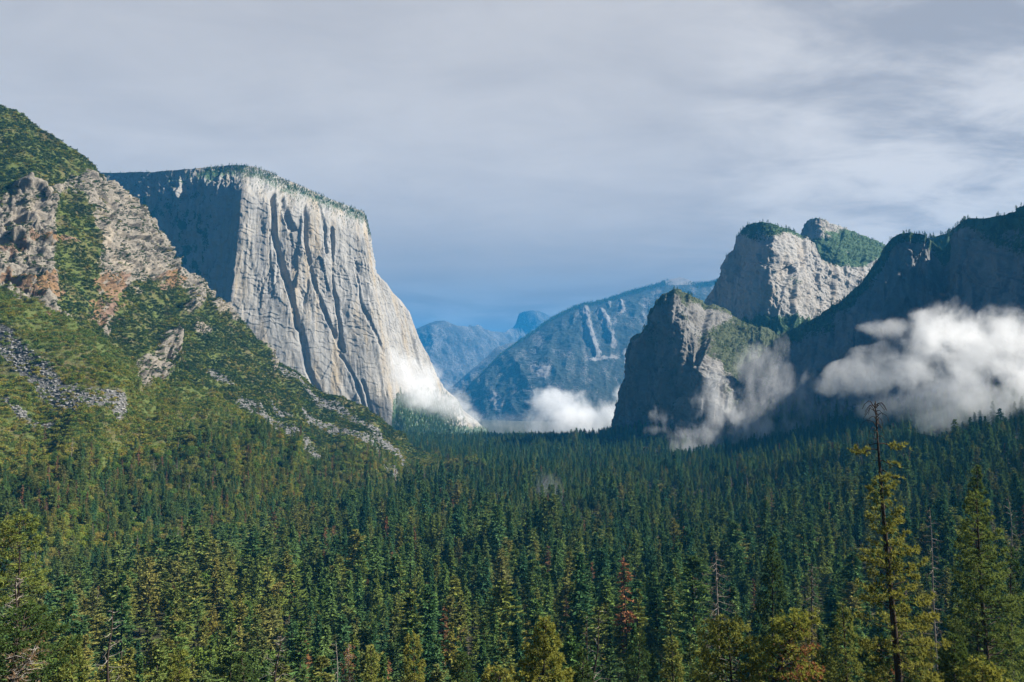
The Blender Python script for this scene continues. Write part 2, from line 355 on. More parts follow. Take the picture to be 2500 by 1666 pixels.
def hill_rock(px, py):
    top = np.interp(px, [0, 130, 200, 240, 300, 420], [505, 480, 440, 425, 400, 400])
    bot = np.interp(px, [0, 150, 210, 300, 400, 480, 560, 660], [800, 860, 760, 715, 720, 745, 790, 900])
    m = sstep(-20, 25, py - top + 26 * fbm(px / 60, py / 60, 2, 3, 61)) * (1 - sstep(-20, 25, py - bot + 34 * fbm(px / 50, py / 50, 5, 3, 62)))
    m = m * (1 - 0.95 * blob(px, py, 165, 700, 50, 190)) * (1 - 0.8 * blob(px, py, 140, 560, 28, 60))
    for cx, cy, rx, ry in ((455, 745, 22, 34), (510, 775, 26, 22), (550, 790, 14, 26), (470, 830, 28, 16), (345, 930, 45, 40), (300, 985, 20, 25), (650, 905, 10, 28), (385, 880, 25, 40), (435, 780, 20, 12), (240, 800, 18, 40)):
        m = np.maximum(m, blob(px, py, cx, cy, rx, ry, 0.5))
    return m
TALUS = [([(-40, 880), (0, 912), (60, 955), (132, 1026), (243, 1068)], 24), ([(560, 1022), (640, 1062), (690, 1094), (762, 1140)], 19), ([(672, 926), (735, 970), (800, 1016), (883, 1087), (960, 1131), (998, 1155)], 13),
         ([(723, 1032), (775, 1062), (828, 1090), (905, 1140), (962, 1188)], 13), ([(492, 938), (540, 982)], 12), ([(0, 1000), (50, 1030), (120, 1062)], 8), ([(880, 1110), (925, 1160), (960, 1180)], 16), ([(640, 1015), (700, 1060)], 8)]
def hill_talus(px, py):
    d = np.zeros(np.shape(px)); w_ = 9 * fbm(px / 40, py / 40, 3, 3, 71)
    for ln, r in TALUS: d = np.maximum(d, 1 - sstep(0.55, 1.25, (seg_dist(px, py, ln) + 0.8 * w_ + 1) / (0.85 * r)))
    return d
def hill_soil(px, py):
    d = np.zeros(np.shape(px))
    for cx, cy, rx, ry in ((70, 745, 85, 26), (130, 835, 60, 22), (10, 720, 30, 22), (240, 760, 38, 60), (110, 620, 50, 16), (250, 700, 40, 22), (165, 850, 50, 18), (380, 715, 50, 20), (20, 640, 30, 18)):
        d = np.maximum(d, blob(px + 30 * fbm(px / 40, py / 25, 3, 4, 73), py + 16 * fbm(px / 40, py / 25, 8, 4, 74), cx, cy, rx, ry, 0.6))
    return d * np.clip(0.75 + 0.6 * fbm(px / 22, py / 12, 4, 3, 75), 0, 1)
hill = relief('hillside', hill_rows, 860, 700, lambda px, py, u, v: hill_depth(px, py), hill_disp, M['hill'], back=((25, 4), (90, 40), (260, 190), (500, 420)),
    attr=lambda P, N, Sg, PX, PY, U, V: dict(rock=hill_rock(PX, PY) * 0.9, talus=hill_talus(PX, PY), soil=hill_soil(PX, PY)), topfade=0.3, label='steep brushy hillside with pale rock bands and grey scree on the left')

# --- the great pale cliff
cap_rows = [(60, 428, 60, 1010), (140, 424, 140, 1010), (212, 421, 212, 1010), (260, 423, 255, 1020), (320, 421, 310, 1030), (380, 420, 365, 1030), (430, 415, 410, 1030), (480, 412, 455, 1030), (520, 408, 500, 1030), (555, 404, 505, 1030),
    (590, 403, 528, 1035), (620, 406, 560, 1040), (660, 420, 622, 1045), (700, 439, 690, 1050), (740, 456, 740, 1056), (780, 476, 800, 1060), (820, 493, 850, 1062), (860, 506, 905, 1064), (888, 516, 945, 1066), (896, 530, 958, 1066),
    (901, 560, 970, 1066), (905, 600, 985, 1066), (908, 655, 1000, 1066), (925, 672, 1012, 1066), (945, 692, 1025, 1067), (960, 714, 1040, 1067), (982, 738, 1055, 1067), (1000, 762, 1070, 1067), (1015, 800, 1085, 1068), (1028, 835, 1095, 1068),
    (1050, 885, 1110, 1068), (1066, 920, 1120, 1068), (1082, 946, 1133, 1068), (1106, 968, 1146, 1070), (1130, 1000, 1160, 1072), (1156, 1020, 1172, 1072), (1182, 1046, 1186, 1074), (1192, 1068, 1192, 1076)]
CK = [0, 0.32, 0.365, 0.42, 0.66, 0.70, 0.80, 1.0]
CYT = [3500, 3060, 2960, 2985, 3290, 3330, 3480, 3720]
CYB = [3350, 2900, 2740, 2800, 3020, 3110, 3300, 3640]
def cap_depth(px, py, u, v):
    yt, yb = np.interp(u, CK, CYT), np.interp(u, CK, CYB)
    top = 170 * sstep(0.86, 1.0, v) ** 1.5 * (1 - sstep(0.6, 0.68, u)) * (0.15 + 0.85 * sstep(0.20, 0.40, u)) + 60 * sstep(0.25, 0.385, u) * sstep(0.93, 1.0, v) * (1 - sstep(0.6, 0.68, u))
    return yb + (yt - yb) * v ** 1.3 + top
def cap_disp(P, N, Sg, PX, PY, U, V):
    z = P[..., 2]; x = Sg
    lit = sstep(0.32, 0.385, U + 0.012 * fbm(z / 60, x / 90, 3, 4, 97))
    sw = x + 14 * fbm(x / 110, z / 260, 1, 3, 81)
    pan = 17 * panels(sw, z, 150, 520, 11) + 10 * panels(sw, z, 62, 260, 12) + 4.2 * panels(sw, z, 24, 110, 13) + 2.0 * panels(sw, z, 7, 40, 14, 0.7)
    big = 16 * fbm(sw / 240, z / 800, 3, 2, 87)
    mid = 2.0 * ridge(sw / 23, z / 150, 5, 4, 89) + 1.9 * fbm(sw / 10, z / 26, 5, 4, 90)
    calm = np.clip(0.45 + 1.3 * fbm(x / 170, z / 240, 6, 3, 98), 0.08, 1.25); pan = pan * (0.35 + 0.65 * calm); mid = mid * calm
    plates = 7 * np.clip(fbm(x / 55, z / 110, 8, 3, 92), -0.6, 0.6)
    hz = z / 33 + 1.3 * fbm(x / 60, z / 60, 3, 3, 91); led = (np.floor(hz) + sstep(0.8, 1, hz - np.floor(hz)) - hz) * 2.6
    west = 16 * panels(x, z, 60, 90, 15) + 8 * panels(x, z, 22, 34, 16) + 16 * fbm(x / 130, z / 150, 3, 5, 93) + 6 * ridge(x / 35, z / 45, 3, 4, 94)
    lowamp = 0.55 + 0.45 * sstep(0.2, 0.55, V)
    # the large leaning recesses
    rec = 0
    for l, d_, wd in (([(668, 470), (672, 560), (690, 640), (712, 730), (728, 800)], 34, 13), ([(742, 505), (745, 600), (770, 700), (800, 780), (840, 860)], 20, 9), ([(808, 560), (812, 680), (830, 790), (838, 850)], 22, 8), ([(735, 800), (752, 900), (790, 990)], 20, 14), ([(885, 930), (905, 1000), (915, 1040)], 18, 8), ([(830, 860), (870, 930), (890, 1000)], 14, 7), ([(690, 480), (700, 520), (715, 560)], 26, 12), ([(775, 500), (790, 560), (793, 620)], 14, 7), ([(660, 560), (662, 660)], 12, 5), ([(870, 640), (880, 740), (935, 860)], 12, 6)):
        rec = rec - 0.62 * d_ * (1 - sstep(0.2, 1.0, (seg_dist(PX, PY, l) + 3 * fbm(x / 30, z / 60, 7, 3, 95)) / (0.8 * wd)))
    return lit * lowamp * (0.85 * pan + big + mid + plates + led) + rec * lit + (1 - lit) * west
def cap_attr(P, N, Sg, PX, PY, U, V):
    z = P[..., 2]
    sl = np.abs(N[..., 2])
    top = sstep(0.90, 0.97, V) * (1 - sstep(0.6, 0.66, U))
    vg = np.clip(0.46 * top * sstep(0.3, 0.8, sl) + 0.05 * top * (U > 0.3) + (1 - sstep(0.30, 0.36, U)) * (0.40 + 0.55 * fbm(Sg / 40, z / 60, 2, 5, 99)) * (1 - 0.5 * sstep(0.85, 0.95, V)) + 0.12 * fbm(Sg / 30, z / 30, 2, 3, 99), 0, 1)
    foot = sstep(1018, 1050, PY) * sstep(0.66, 0.7, U) * 0.6
    rt = blob(PX, PY, 1010, 1025, 95, 70, 0.3) * (PX > 955) * 0.62
    return dict(veg=np.clip(np.maximum(np.maximum(vg, foot), rt), 0, 1))
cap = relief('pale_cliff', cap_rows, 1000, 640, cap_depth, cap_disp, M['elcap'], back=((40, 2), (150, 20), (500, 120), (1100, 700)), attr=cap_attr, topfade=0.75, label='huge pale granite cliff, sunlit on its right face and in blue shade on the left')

# --- far ridges
half_rows = [(940, 830, 940, 1050), (1000, 812, 1000, 1050), (1031, 797, 1031, 1050), (1062, 785, 1062, 1050), (1084, 783, 1084, 1050), (1096, 788, 1096, 1050), (1116, 796, 1116, 1050), (1142, 798, 1142, 1050), (1147, 793, 1148, 1050), (1155, 798, 1155, 1050), (1165, 793, 1165, 1050), (1175, 797, 1175, 1050), (1182, 804, 1182, 1050), (1200, 809, 1200, 1050), (1234, 812, 1234, 1050), (1240, 806, 1240, 1050), (1252, 801, 1252, 1050), (1259, 790, 1259, 1050),
    (1264, 775, 1264, 1050), (1267, 766, 1267, 1050), (1278, 761, 1278, 1050), (1295, 758, 1295, 1050), (1314, 759, 1314, 1050), (1332, 766, 1332, 1050), (1350, 780, 1350, 1050), (1380, 800, 1380, 1050), (1450, 815, 1450, 1050), (1600, 800, 1600, 1050)]
hd = tps([(940, 830, 9300), (1084, 783, 9500), (1200, 809, 10500), (1252, 801, 11400), (1262, 780, 11500), (1272, 770, 11400), (1310, 767, 11500), (1348, 784, 11800), (1600, 800, 12500), (940, 1050, 8000), (1084, 1050, 8000), (1270, 900, 10600), (1250, 1050, 9000), (1600, 1050, 9500)])
def far_disp(k):
    def f(P, N, Sg, PX, PY, U, V):
        x, y, z = P[..., 0], P[..., 1], P[..., 2]
        return k * (60 * ridge(Sg / 700, z / 900, 2, 4, 101) + 22 * fbm(x / 160, y / 160, z / 160, 5, 103) + 7 * fbm(x / 40, y / 40, z / 40, 4, 105)) * sstep(0, 0.1, V) * (1 - 0.7 * sstep(0.85, 1, V))
    return f
half = relief('far_mountain', half_rows, 420, 200, lambda px, py, u, v: 1.35 * hd(px, py), far_disp(1.2), M['far'], back=((100, 10), (400, 60), (1200, 900)), attr=lambda P, N, *a: dict(veg=0.5 * np.ones(P.shape[:2])), topfade=0.8, label='blue far mountain with a rounded half dome on its skyline')
spur_rows = [(1000, 1010, 1000, 1060), (1040, 985, 1040, 1060), (1075, 968, 1075, 1060), (1110, 940, 1110, 1060), (1150, 905, 1150, 1060), (1185, 875, 1185, 1060), (1210, 850, 1210, 1060), (1240, 840, 1240, 1060), (1300, 830, 1300, 1060), (1400, 830, 1400, 1060)]
sd = tps([(1000, 1010, 6800), (1110, 940, 7200), (1210, 850, 7700), (1400, 830, 8500), (1000, 1060, 6600), (1110, 1060, 6500), (1250, 1060, 6600), (1400, 1060, 7000), (1150, 980, 6900)])
spur = relief('far_spur', spur_rows, 300, 160, lambda px, py, u, v: 1.4 * sd(px, py), far_disp(0.8), M['far'], back=((60, 10), (300, 60), (800, 700)), attr=lambda P, N, *a: dict(veg=0.5 * np.ones(P.shape[:2])), topfade=0.6, label='hazy blue spur dropping to the valley beneath the far dome')
mid_rows = [(1085, 1000, 1085, 1075), (1110, 975, 1110, 1075), (1130, 960, 1130, 1075), (1169, 920, 1169, 1075), (1222, 867, 1222, 1075), (1275, 829, 1275, 1075), (1305, 808, 1305, 1075), (1339, 782, 1339, 1075), (1370, 765, 1370, 1075), (1402, 749, 1402, 1075), (1440, 740, 1440, 1075), (1487, 729, 1487, 1075), (1530, 714, 1530, 1075),
    (1572, 702, 1572, 1075), (1600, 695, 1600, 1075), (1626, 686, 1626, 1075), (1645, 680, 1645, 1075), (1662, 678, 1662, 1075), (1680, 684, 1680, 1075), (1698, 692, 1698, 1075), (1725, 690, 1725, 1075), (1753, 684, 1753, 1075), (1800, 690, 1800, 1075), (1900, 720, 1900, 1075)]
md = tps([(1085, 1000, 5200), (1130, 960, 5300), (1275, 829, 5900), (1402, 749, 6300), (1487, 729, 6400), (1662, 678, 6700), (1900, 720, 6600), (1085, 1075, 4800), (1275, 1075, 4500), (1487, 1075, 4400), (1700, 1075, 4500), (1900, 1075, 4700), (1487, 900, 5300), (1430, 850, 5550), (1330, 900, 5150)])
def mid_disp(P, N, Sg, PX, PY, U, V):
    d = far_disp(0.75)(P, N, Sg, PX, PY, U, V)
    z = P[..., 2]
    for l, dd, wd in (([(1427, 752), (1432, 790), (1440, 830), (1455, 870)], 60, 12), ([(1465, 770), (1480, 800), (1492, 840)], 50, 12), ([(1485, 740), (1488, 760)], 30, 6), ([(1515, 740), (1520, 770)], 30, 6)):
        d = d + 0.6 * dd * (1 - sstep(0.1, 1, (seg_dist(PX, PY, l) + 4 * fbm(Sg / 60, z / 90, 3, 3, 107)) / wd))
    return d
def mid_attr(P, N, Sg, PX, PY, U, V):
    vg = 0.66 * np.ones(PX.shape)
    for l, wd in (([(1427, 752), (1432, 790), (1440, 830), (1455, 870)], 12), ([(1468, 775), (1480, 800), (1494, 850)], 13), ([(1485, 740), (1488, 760)], 6), ([(1515, 742), (1520, 772)], 7), ([(1310, 905), (1330, 915)], 18), ([(1440, 888), (1500, 884)], 6), ([(1215, 985), (1225, 1005)], 14), ([(1530, 890), (1525, 870)], 8)):
        vg = vg - 0.33 * (1 - sstep(0.3, 1.2, (seg_dist(PX, PY, l) + 5 * fbm(Sg / 60, P[..., 2] / 60, 3, 4, 109)) / wd))
    vg = vg - 0.9 * blob(PX, PY, 1662, 688, 40, 9, 0.5)
    return dict(veg=np.clip(vg + 0.24 * fbm(PX / 30, PY / 45, 2, 5, 111), 0, 1))
M['mid'] = granite_mat('mid_granite', (0.12, 0.117, 0.114), (0.105, 0.097, 0.09), (0.06, 0.06, 0.062), veg=(0.014, 0.019, 0.016), tan_amt=0.4, dark_amt=0.5, vstretch=5, scale=0.5)
midr = relief('forested_mountain', mid_rows, 640, 330, lambda px, py, u, v: 1.45 * md(px, py), mid_disp, M['mid'], back=((60, 6), (300, 60), (900, 600)), attr=mid_attr, topfade=0.7, label='hazy blue forested mountain with pale rock ribs and a bald summit')

# --- the cliffs on the right
def crag_disp(k, sx=1.0, vert=1.0):
    def f(P, N, Sg, PX, PY, U, V):
        x, y, z = P[..., 0], P[..., 1], P[..., 2]
        dg = z + 0.45 * Sg
        v_ = 22 * panels(Sg - 0.18 * z, z, 95 * sx, 260 * vert, 31) + 11 * panels(Sg - 0.25 * z, z, 36 * sx, 110 * vert, 32) + 5 * panels(Sg, z, 14 * sx, 45 * vert, 33) + 7 * panels(dg, Sg, 40 * sx, 90, 34) + 3.5 * panels(dg, Sg, 15 * sx, 40, 35)
        return k * (v_ + 15 * fbm(x / 150, y / 150, z / (220 * vert), 3, 125) + 3.5 * ridge(x / 32, y / 32, z / (50 * vert), 4, 127) + 1.8 * fbm(x / 10, y / 10, z / (11 * vert), 3, 129))
    return f
high_rows = [(1900, 640, 1900, 800), (1940, 600, 1940, 800), (1962, 566, 1950, 800), (1967, 536, 1960, 800), (1989, 532, 1985, 800), (2024, 541, 2020, 800), (2060, 551, 2060, 800), (2096, 569, 2096, 800), (2136, 587, 2136, 800), (2164, 597, 2164, 800), (2230, 625, 2230, 800), (2320, 660, 2320, 800)]
hgd = tps([(1900, 640, 3400), (1967, 536, 3300), (1990, 532, 3260), (2060, 551, 3300), (2164, 597, 3350), (2320, 660, 3500), (1980, 580, 3220), (2050, 600, 3120), (1950, 700, 3080), (2100, 650, 3080), (1900, 800, 3050), (2100, 800, 2960), (2320, 800, 3050)])
high = relief('upper_summit', high_rows, 300, 200, lambda px, py, u, v: hgd(px, py), crag_disp(0.8), M['cath'], back=((30, 4), (120, 50), (400, 350)), topfade=0.4, label='second rocky summit with green slopes behind the bright dome',
    attr=lambda P, N, Sg, PX, PY, U, V: dict(veg=np.clip(0.85 * blob(PX, PY, 2070, 610, 100, 45, 0.3) + 0.35 * (PY < 570) + 0.25 * fbm(P[..., 0] / 40, P[..., 1] / 40, P[..., 2] / 40, 4, 131), 0, 1)))
midc_rows = [(1690, 860, 1690, 960), (1708, 790, 1710, 960), (1726, 731, 1728, 960), (1744, 708, 1748, 960), (1754, 684, 1760, 960), (1769, 644, 1776, 960), (1782, 624, 1790, 960), (1792, 610, 1798, 960), (1797, 578, 1806, 960), (1810, 559, 1820, 960), (1826, 548, 1834, 960), (1841, 544, 1850, 960), (1861, 541, 1868, 960), (1892, 551, 1900, 960), (1932, 564, 1940, 960), (1966, 576, 1970, 960), (1988, 596, 1990, 960), (2006, 632, 2010, 960), (2040, 650, 2040, 960), (2075, 664, 2075, 960), (2110, 684, 2110, 960), (2170, 720, 2170, 960), (2260, 780, 2260, 960)]
mcd = tps([(1861, 541, 2830), (1875, 600, 2720), (1888, 690, 2640), (1905, 790, 2590), (1797, 578, 2930), (1740, 712, 3000), (1726, 800, 2900), (1810, 700, 2800), (1830, 620, 2830), (1966, 576, 2960), (1950, 650, 2790), (2006, 640, 2900), (2000, 720, 2830), (2110, 690, 3090), (1985, 790, 2700), (2060, 850, 2800), (2260, 780, 3250), (1720, 960, 2720), (1900, 960, 2450), (2260, 960, 2800)])
def midc_attr(P, N, Sg, PX, PY, U, V):
    v = 0.55 * blob(PX, PY, 1850, 565, 45, 28, 0.4) + 0.8 * blob(PX, PY, 1900, 810, 110, 45, 0.35) + 0.4 * sstep(0.95, 0.99, V) + 0.35 * blob(PX, PY, 1925, 565, 60, 16) + 0.35 * blob(PX, PY, 1920, 700, 40, 25)
    return dict(veg=np.clip(v + 0.22 * fbm(P[..., 0] / 50, P[..., 1] / 50, P[..., 2] / 50, 4, 133), 0, 1))
midc = relief('bright_dome', midc_rows, 640, 480, lambda px, py, u, v: mcd(px, py), crag_disp(0.75, 1.0, 1.0), M['cath'], back=((30, 4), (120, 40), (350, 300)), attr=midc_attr, topfade=0.45, label='grey granite dome, dark on its left side and sunlit on its right slope')
lowc_rows = [(1488, 1120, 1488, 1140), (1497, 1090, 1500, 1140), (1499, 1066, 1506, 1140), (1504, 1031, 1514, 1140), (1512, 970, 1524, 1140), (1524, 929, 1536, 1140), (1535, 868, 1548, 1140), (1542, 828, 1558, 1140), (1556, 819, 1566, 1140), (1570, 813, 1578, 1140), (1586, 791, 1592, 1140), (1593, 755, 1602, 1140), (1606, 730, 1612, 1140), (1616, 717, 1624, 1140), (1637, 715, 1642, 1140), (1660, 719, 1664, 1140), (1677, 723, 1680, 1140), (1718, 731, 1720, 1140), (1749, 746, 1750, 1140), (1784, 767, 1784, 1140), (1810, 787, 1810, 1140), (1850, 800, 1850, 1140), (1900, 808, 1900, 1140), (1960, 815, 1960, 1140), (2040, 830, 2040, 1140)]
lcd = tps([(1620, 717, 2380), (1652, 790, 2270), (1690, 850, 2190), (1722, 900, 2130), (1730, 1000, 2080), (1542, 828, 2490), (1500, 1066, 2520), (1560, 950, 2360), (1600, 850, 2350), (1620, 1050, 2220), (1718, 731, 2480), (1810, 787, 2560), (1800, 870, 2330), (1840, 960, 2230), (1900, 850, 2480), (2040, 830, 2620), (1960, 1000, 2260), (1850, 1130, 2080), (1620, 1140, 2160), (1500, 1140, 2480), (2040, 1130, 2150)])
def lowc_attr(P, N, Sg, PX, PY, U, V):
    right = sstep(-10, 40, PX - np.interp(PY, [717, 790, 850, 900, 1000], [1625, 1660, 1700, 1730, 1735]))
    v = right * (0.62 * blob(PX, PY, 1840, 850, 110, 70, 0.4) + 0.42) + 0.27 * (1 - right) + 0.5 * sstep(0.95, 0.99, V) + 0.5 * sstep(1040, 1100, PY) - 0.25 * blob(PX, PY, 1740, 770, 60, 30)
    return dict(veg=np.clip(v + 0.3 * fbm(P[..., 0] / 40, P[..., 1] / 40, P[..., 2] / 40, 4, 135), 0, 1))
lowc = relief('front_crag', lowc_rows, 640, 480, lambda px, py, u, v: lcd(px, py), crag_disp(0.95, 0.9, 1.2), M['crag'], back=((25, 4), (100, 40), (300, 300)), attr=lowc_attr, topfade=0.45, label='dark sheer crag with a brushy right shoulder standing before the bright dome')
tow_rows = [(1800, 960, 1800, 1150), (1840, 890, 1840, 1150), (1890, 840, 1890, 1150), (1938, 806, 1938, 1150), (1978, 787, 1978, 1150), (2014, 761, 2014, 1150), (2065, 736, 2065, 1150), (2096, 704, 2096, 1150), (2116, 679, 2116, 1150), (2142, 638, 2142, 1150), (2162, 602, 2162, 1150), (2177, 582, 2177, 1150), (2192, 572, 2192, 1150), (2218, 568, 2218, 1150), (2254, 573, 2254, 1150), (2280, 592, 2280, 1150), (2292, 604, 2292, 1150), (2302, 588, 2302, 1150), (2320, 563, 2320, 1150), (2351, 542, 2351, 1150), (2376, 532, 2376, 1150), (2412, 534, 2412, 1150), (2453, 523, 2453, 1150), (2483, 500, 2483, 1150), (2500, 482, 2500, 1150), (2560, 440, 2560, 1150), (2700, 370, 2700, 1150), (2900, 290, 2900, 1150), (3200, 230, 3200, 1150)]
twd = tps([(1800, 960, 2330), (1938, 806, 2290), (2065, 736, 2230), (2192, 572, 2170), (2292, 604, 2180), (2376, 532, 2030), (2500, 482, 1860), (2700, 370, 1720), (2900, 290, 1640), (3200, 230, 1600), (1850, 1050, 2100), (2000, 1050, 2010), (2200, 1050, 1890), (2240, 800, 2010), (2350, 1050, 1730), (2340, 800, 1860), (2500, 1050, 1600), (2500, 800, 1670), (2700, 1050, 1420), (2900, 1100, 1300), (3200, 1150, 1200), (2100, 900, 2050)])
def tow_disp(P, N, Sg, PX, PY, U, V):
    d = crag_disp(1.25, 1.3, 3.0)(P, N, Sg, PX, PY, U, V)
    return d - 45 * (1 - sstep(0.1, 1, (seg_dist(PX, PY, [(2296, 560), (2290, 700), (2262, 850), (2250, 1000)]) + 5 * fbm(Sg / 40, P[..., 2] / 80, 1, 3, 137)) / 26))
def tow_attr(P, N, Sg, PX, PY, U, V):
    v = 0.75 * sstep(0.93, 0.99, V) + 0.7 * (1 - sstep(-30, 50, PY - np.interp(PX, [1800, 1938, 2065, 2142, 2190], [1000, 850, 790, 690, 560]))) * (PX < 2200) + 0.6 * blob(PX, PY, 2480, 560, 90, 60) + 0.5 * sstep(950, 1050, PY)
    return dict(veg=np.clip(v + 0.3 * fbm(P[..., 0] / 45, P[..., 1] / 45, P[..., 2] / 60, 4, 139), 0, 1))
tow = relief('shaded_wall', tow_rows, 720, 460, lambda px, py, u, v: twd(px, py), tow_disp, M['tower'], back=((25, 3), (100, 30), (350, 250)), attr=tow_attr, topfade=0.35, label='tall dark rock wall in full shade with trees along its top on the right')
# a wooded back ridge seen through the notch of the wall
bk_rows = [(2230, 620, 2230, 760), (2256, 592, 2256, 760), (2280, 577, 2280, 760), (2310, 570, 2310, 760), (2340, 562, 2340, 760), (2400, 560, 2400, 760)]
bkd = tps([(2230, 620, 2600), (2310, 570, 2600), (2400, 560, 2650), (2230, 760, 2450), (2400, 760, 2450)])
bkr = relief('back_ridge', bk_rows, 80, 60, lambda px, py, u, v: bkd(px, py), crag_disp(0.4), M['tower'], attr=lambda P, N, *a: dict(veg=np.ones(P.shape[:2])), label='wooded ridge seen through the notch of the shaded wall')
# ------------------------------------------------------------------ trees
def norm(v): return v / (np.linalg.norm(v, axis=-1, keepdims=True) + 1e-9)
def blades(c, d, wd, ln, r, face=None, ns=0.55):
    """one narrow leaf-like triangle per row: centre of its foot, direction, width, length"""
    d = norm(d); s = norm(np.cross(d, r.normal(size=d.shape) if face is None else face + ns * r.normal(size=d.shape)))
    wd = np.asarray(wd).reshape(-1, 1); ln = np.asarray(ln).reshape(-1, 1)
    return np.stack([c - s * wd / 2, c + s * wd / 2, c + d * ln], 1)
def tri_mesh(name, T, mat, extra=None):
    T = np.asarray(T).reshape(-1, 3); return mesh_np(name, T, np.arange(len(T)).reshape(-1, 3), [mat])
class Tubes:
    def __init__(s): s.V, s.F, s.n = [], [], 0
    def add(s, path, rad, k=5):
        path = np.asarray(path, float); d = norm(np.gradient(path, axis=0))
        a = norm(np.cross(d, np.array([0.31, 0.77, 0.22]))); b = np.cross(d, a)
        th = np.arange(k) * 2 * np.pi / k
        ring = path[:, None] + (a[:, None] * np.cos(th)[None, :, None] + b[:, None] * np.sin(th)[None, :, None]) * np.asarray(rad, float)[:, None, None]
        m = len(path); i = np.arange(m * k).reshape(m, k) + s.n; j = np.roll(i, -1, 1)
        s.V.append(ring.reshape(-1, 3)); s.F.append(np.stack([i[:-1], j[:-1], j[1:], i[1:]], -1).reshape(-1, 4)); s.n += m * k
    def mesh(s, name, mat): return mesh_np(name, np.concatenate(s.V), np.concatenate(s.F), [mat], smooth=True)
def conifer_tris(r, H, Rr, c0, nb, k, shape=0.8, droop=0.25, w=0.55, up=0.15, gap=0.0):
    t = c0 + (1 - c0) * r.random(nb) ** 0.85
    q = (t - c0) / (1 - c0)
    az = r.random(nb) * 2 * np.pi
    L = Rr * (1 - q) ** shape * r.uniform(0.55, 1.15, nb) * (1 + 0.25 * np.sin(az * 2 + r.random() * 6)) * np.minimum(1, 0.45 + q * 5) + 0.35
    if gap: L *= np.where(perlin(az * 1.3, t * H / 4.0, r.random() * 50) < -gap, 0.35, 1.0)
    out = np.stack([np.cos(az), np.sin(az), up - droop * (1 - q) * 1.3], -1)
    T = []; face = np.stack([np.cos(az), np.sin(az), 0.55 + 0 * az], -1)
    for i in range(k):
        f = 0.18 + 0.82 * (i + r.random(nb)) / k
        c = np.stack([0 * t, 0 * t, t * H], -1) + out * (L * f)[:, None]; c[:, 2] -= droop * L * f * f * 0.8
        for sg in (-1, 1):
            sd = np.stack([-np.sin(az), np.cos(az), 0 * az], -1) * sg * r.uniform(0.3, 1.1, nb)[:, None]
            d = out * 0.9 + sd + np.array([0, 0, 1]) * r.normal(0, 0.30, nb)[:, None]
            T.append(blades(c, d, w * r.uniform(0.7, 1.3, nb), (0.22 * L + 0.75) * r.uniform(0.7, 1.25, nb), r, face))
    n = 14
    z = H * (1 - 0.05 * r.random(n)); T.append(blades(np.stack([0 * z, 0 * z, z - 0.6], -1), np.stack([r.normal(0, .3, n), r.normal(0, .3, n), np.ones(n)], -1), 0.25, np.full(n, 1.1), r))
    return np.concatenate(T)
def clump_tris(r, lobes, n, w=0.8, ln=1.0):
    T = []
    for (cx, cy, cz, rx, rz) in lobes:
        m = int(n * rx * rx); d = norm(r.normal(size=(m, 3))); d[:, 2] = np.abs(d[:, 2]) * np.where(r.random(m) < 0.8, 1, -0.6)
        c = np.array([cx, cy, cz]) + d * np.array([rx, rx, rz]) * r.uniform(0.72, 1.05, m)[:, None]
        T.append(blades(c, d * 0.5 + r.normal(0, 0.6, (m, 3)), w * r.uniform(.7, 1.3, m), ln * r.uniform(.7, 1.3, m), r, d, 0.6))
    return np.concatenate(T)
def proto(kind, crown, leaf, H, tr=0.35, bare=None, wood='bark'):
    """(trunk mesh, crown mesh, both in one mesh for the mass of the forest, height)"""
    tb = Tubes(); z = np.linspace(0, 0.97 * H, 6); rr = np.random.default_rng(int(H * 100) + len(crown))
    wob = np.cumsum(rr.normal(0, 0.05, (6, 2)), 0)
    tb.add(np.c_[wob, z], tr * (1 - z / H) + 0.05, 6)
    for p, a in (bare or []): tb.add(p, a, 3)
    tm = tb.mesh(kind + '_trunk', M[wood]); cm = tri_mesh(kind + '_crown', crown, M[leaf])
    V = np.concatenate([np.concatenate(tb.V)]); Fq = np.concatenate(tb.F)
    Ft = np.concatenate([Fq[:, [0, 1, 2]], Fq[:, [0, 2, 3]]]); C3 = crown.reshape(-1, 3)
    Fa = np.concatenate([Ft, np.arange(len(C3)).reshape(-1, 3) + len(V)])
    both = mesh_np(kind, np.concatenate([V, C3]), Fa, [M[wood], M[leaf]], midx=np.r_[np.zeros(len(Ft), int), np.ones(len(C3) // 3, int)])
    return dict(kind=kind, trunk=tm, crown=cm, both=both, H=H)
def bare_limbs(r, H, n, L, z0=0.25, up=0.2):
    out = []
    for i in range(n):
        t = r.uniform(z0, 0.97); az = r.random() * 6.283; l = L * (1.1 - t) * r.uniform(0.5, 1.3) + 0.5
        o = np.array([math.cos(az), math.sin(az), 0]); s = np.linspace(0, 1, 4)
        p = np.array([0, 0, t * H]) + o * (s * l)[:, None] + np.array([0, 0, 1]) * (l * (up * s + 0.25 * r.normal() * s * s))[:, None]
        out.append((p, np.linspace(0.09, 0.02, 4)))
    return out
def rg(i): return np.random.default_rng(100 + i)
PROTO = {}
PROTO['fir'] = [proto('fir_tree', conifer_tris(rg(i), 34, Rr, 0.08 + 0.05 * i, 230, 7, sh, 0.30, 0.5, gap=0.22), 'fir', 34) for i, (Rr, sh) in enumerate(((4.8, 0.75), (4.0, 0.9), (5.6, 0.85), (4.6, 0.6), (6.4, 1.0), (5.0, 0.45), (3.4, 0.7)))]
PROTO['pine'] = [proto('pine_tree', conifer_tris(rg(10 + i), 34, Rr, c0, 170, 8, sh, 0.12, 0.52, 0.3, gap=0.1), 'pine', 34, 0.45) for i, (Rr, sh, c0) in enumerate(((5.8, 0.5, 0.28), (5.0, 0.45, 0.22), (6.8, 0.55, 0.33), (5.8, 0.65, 0.15)))]
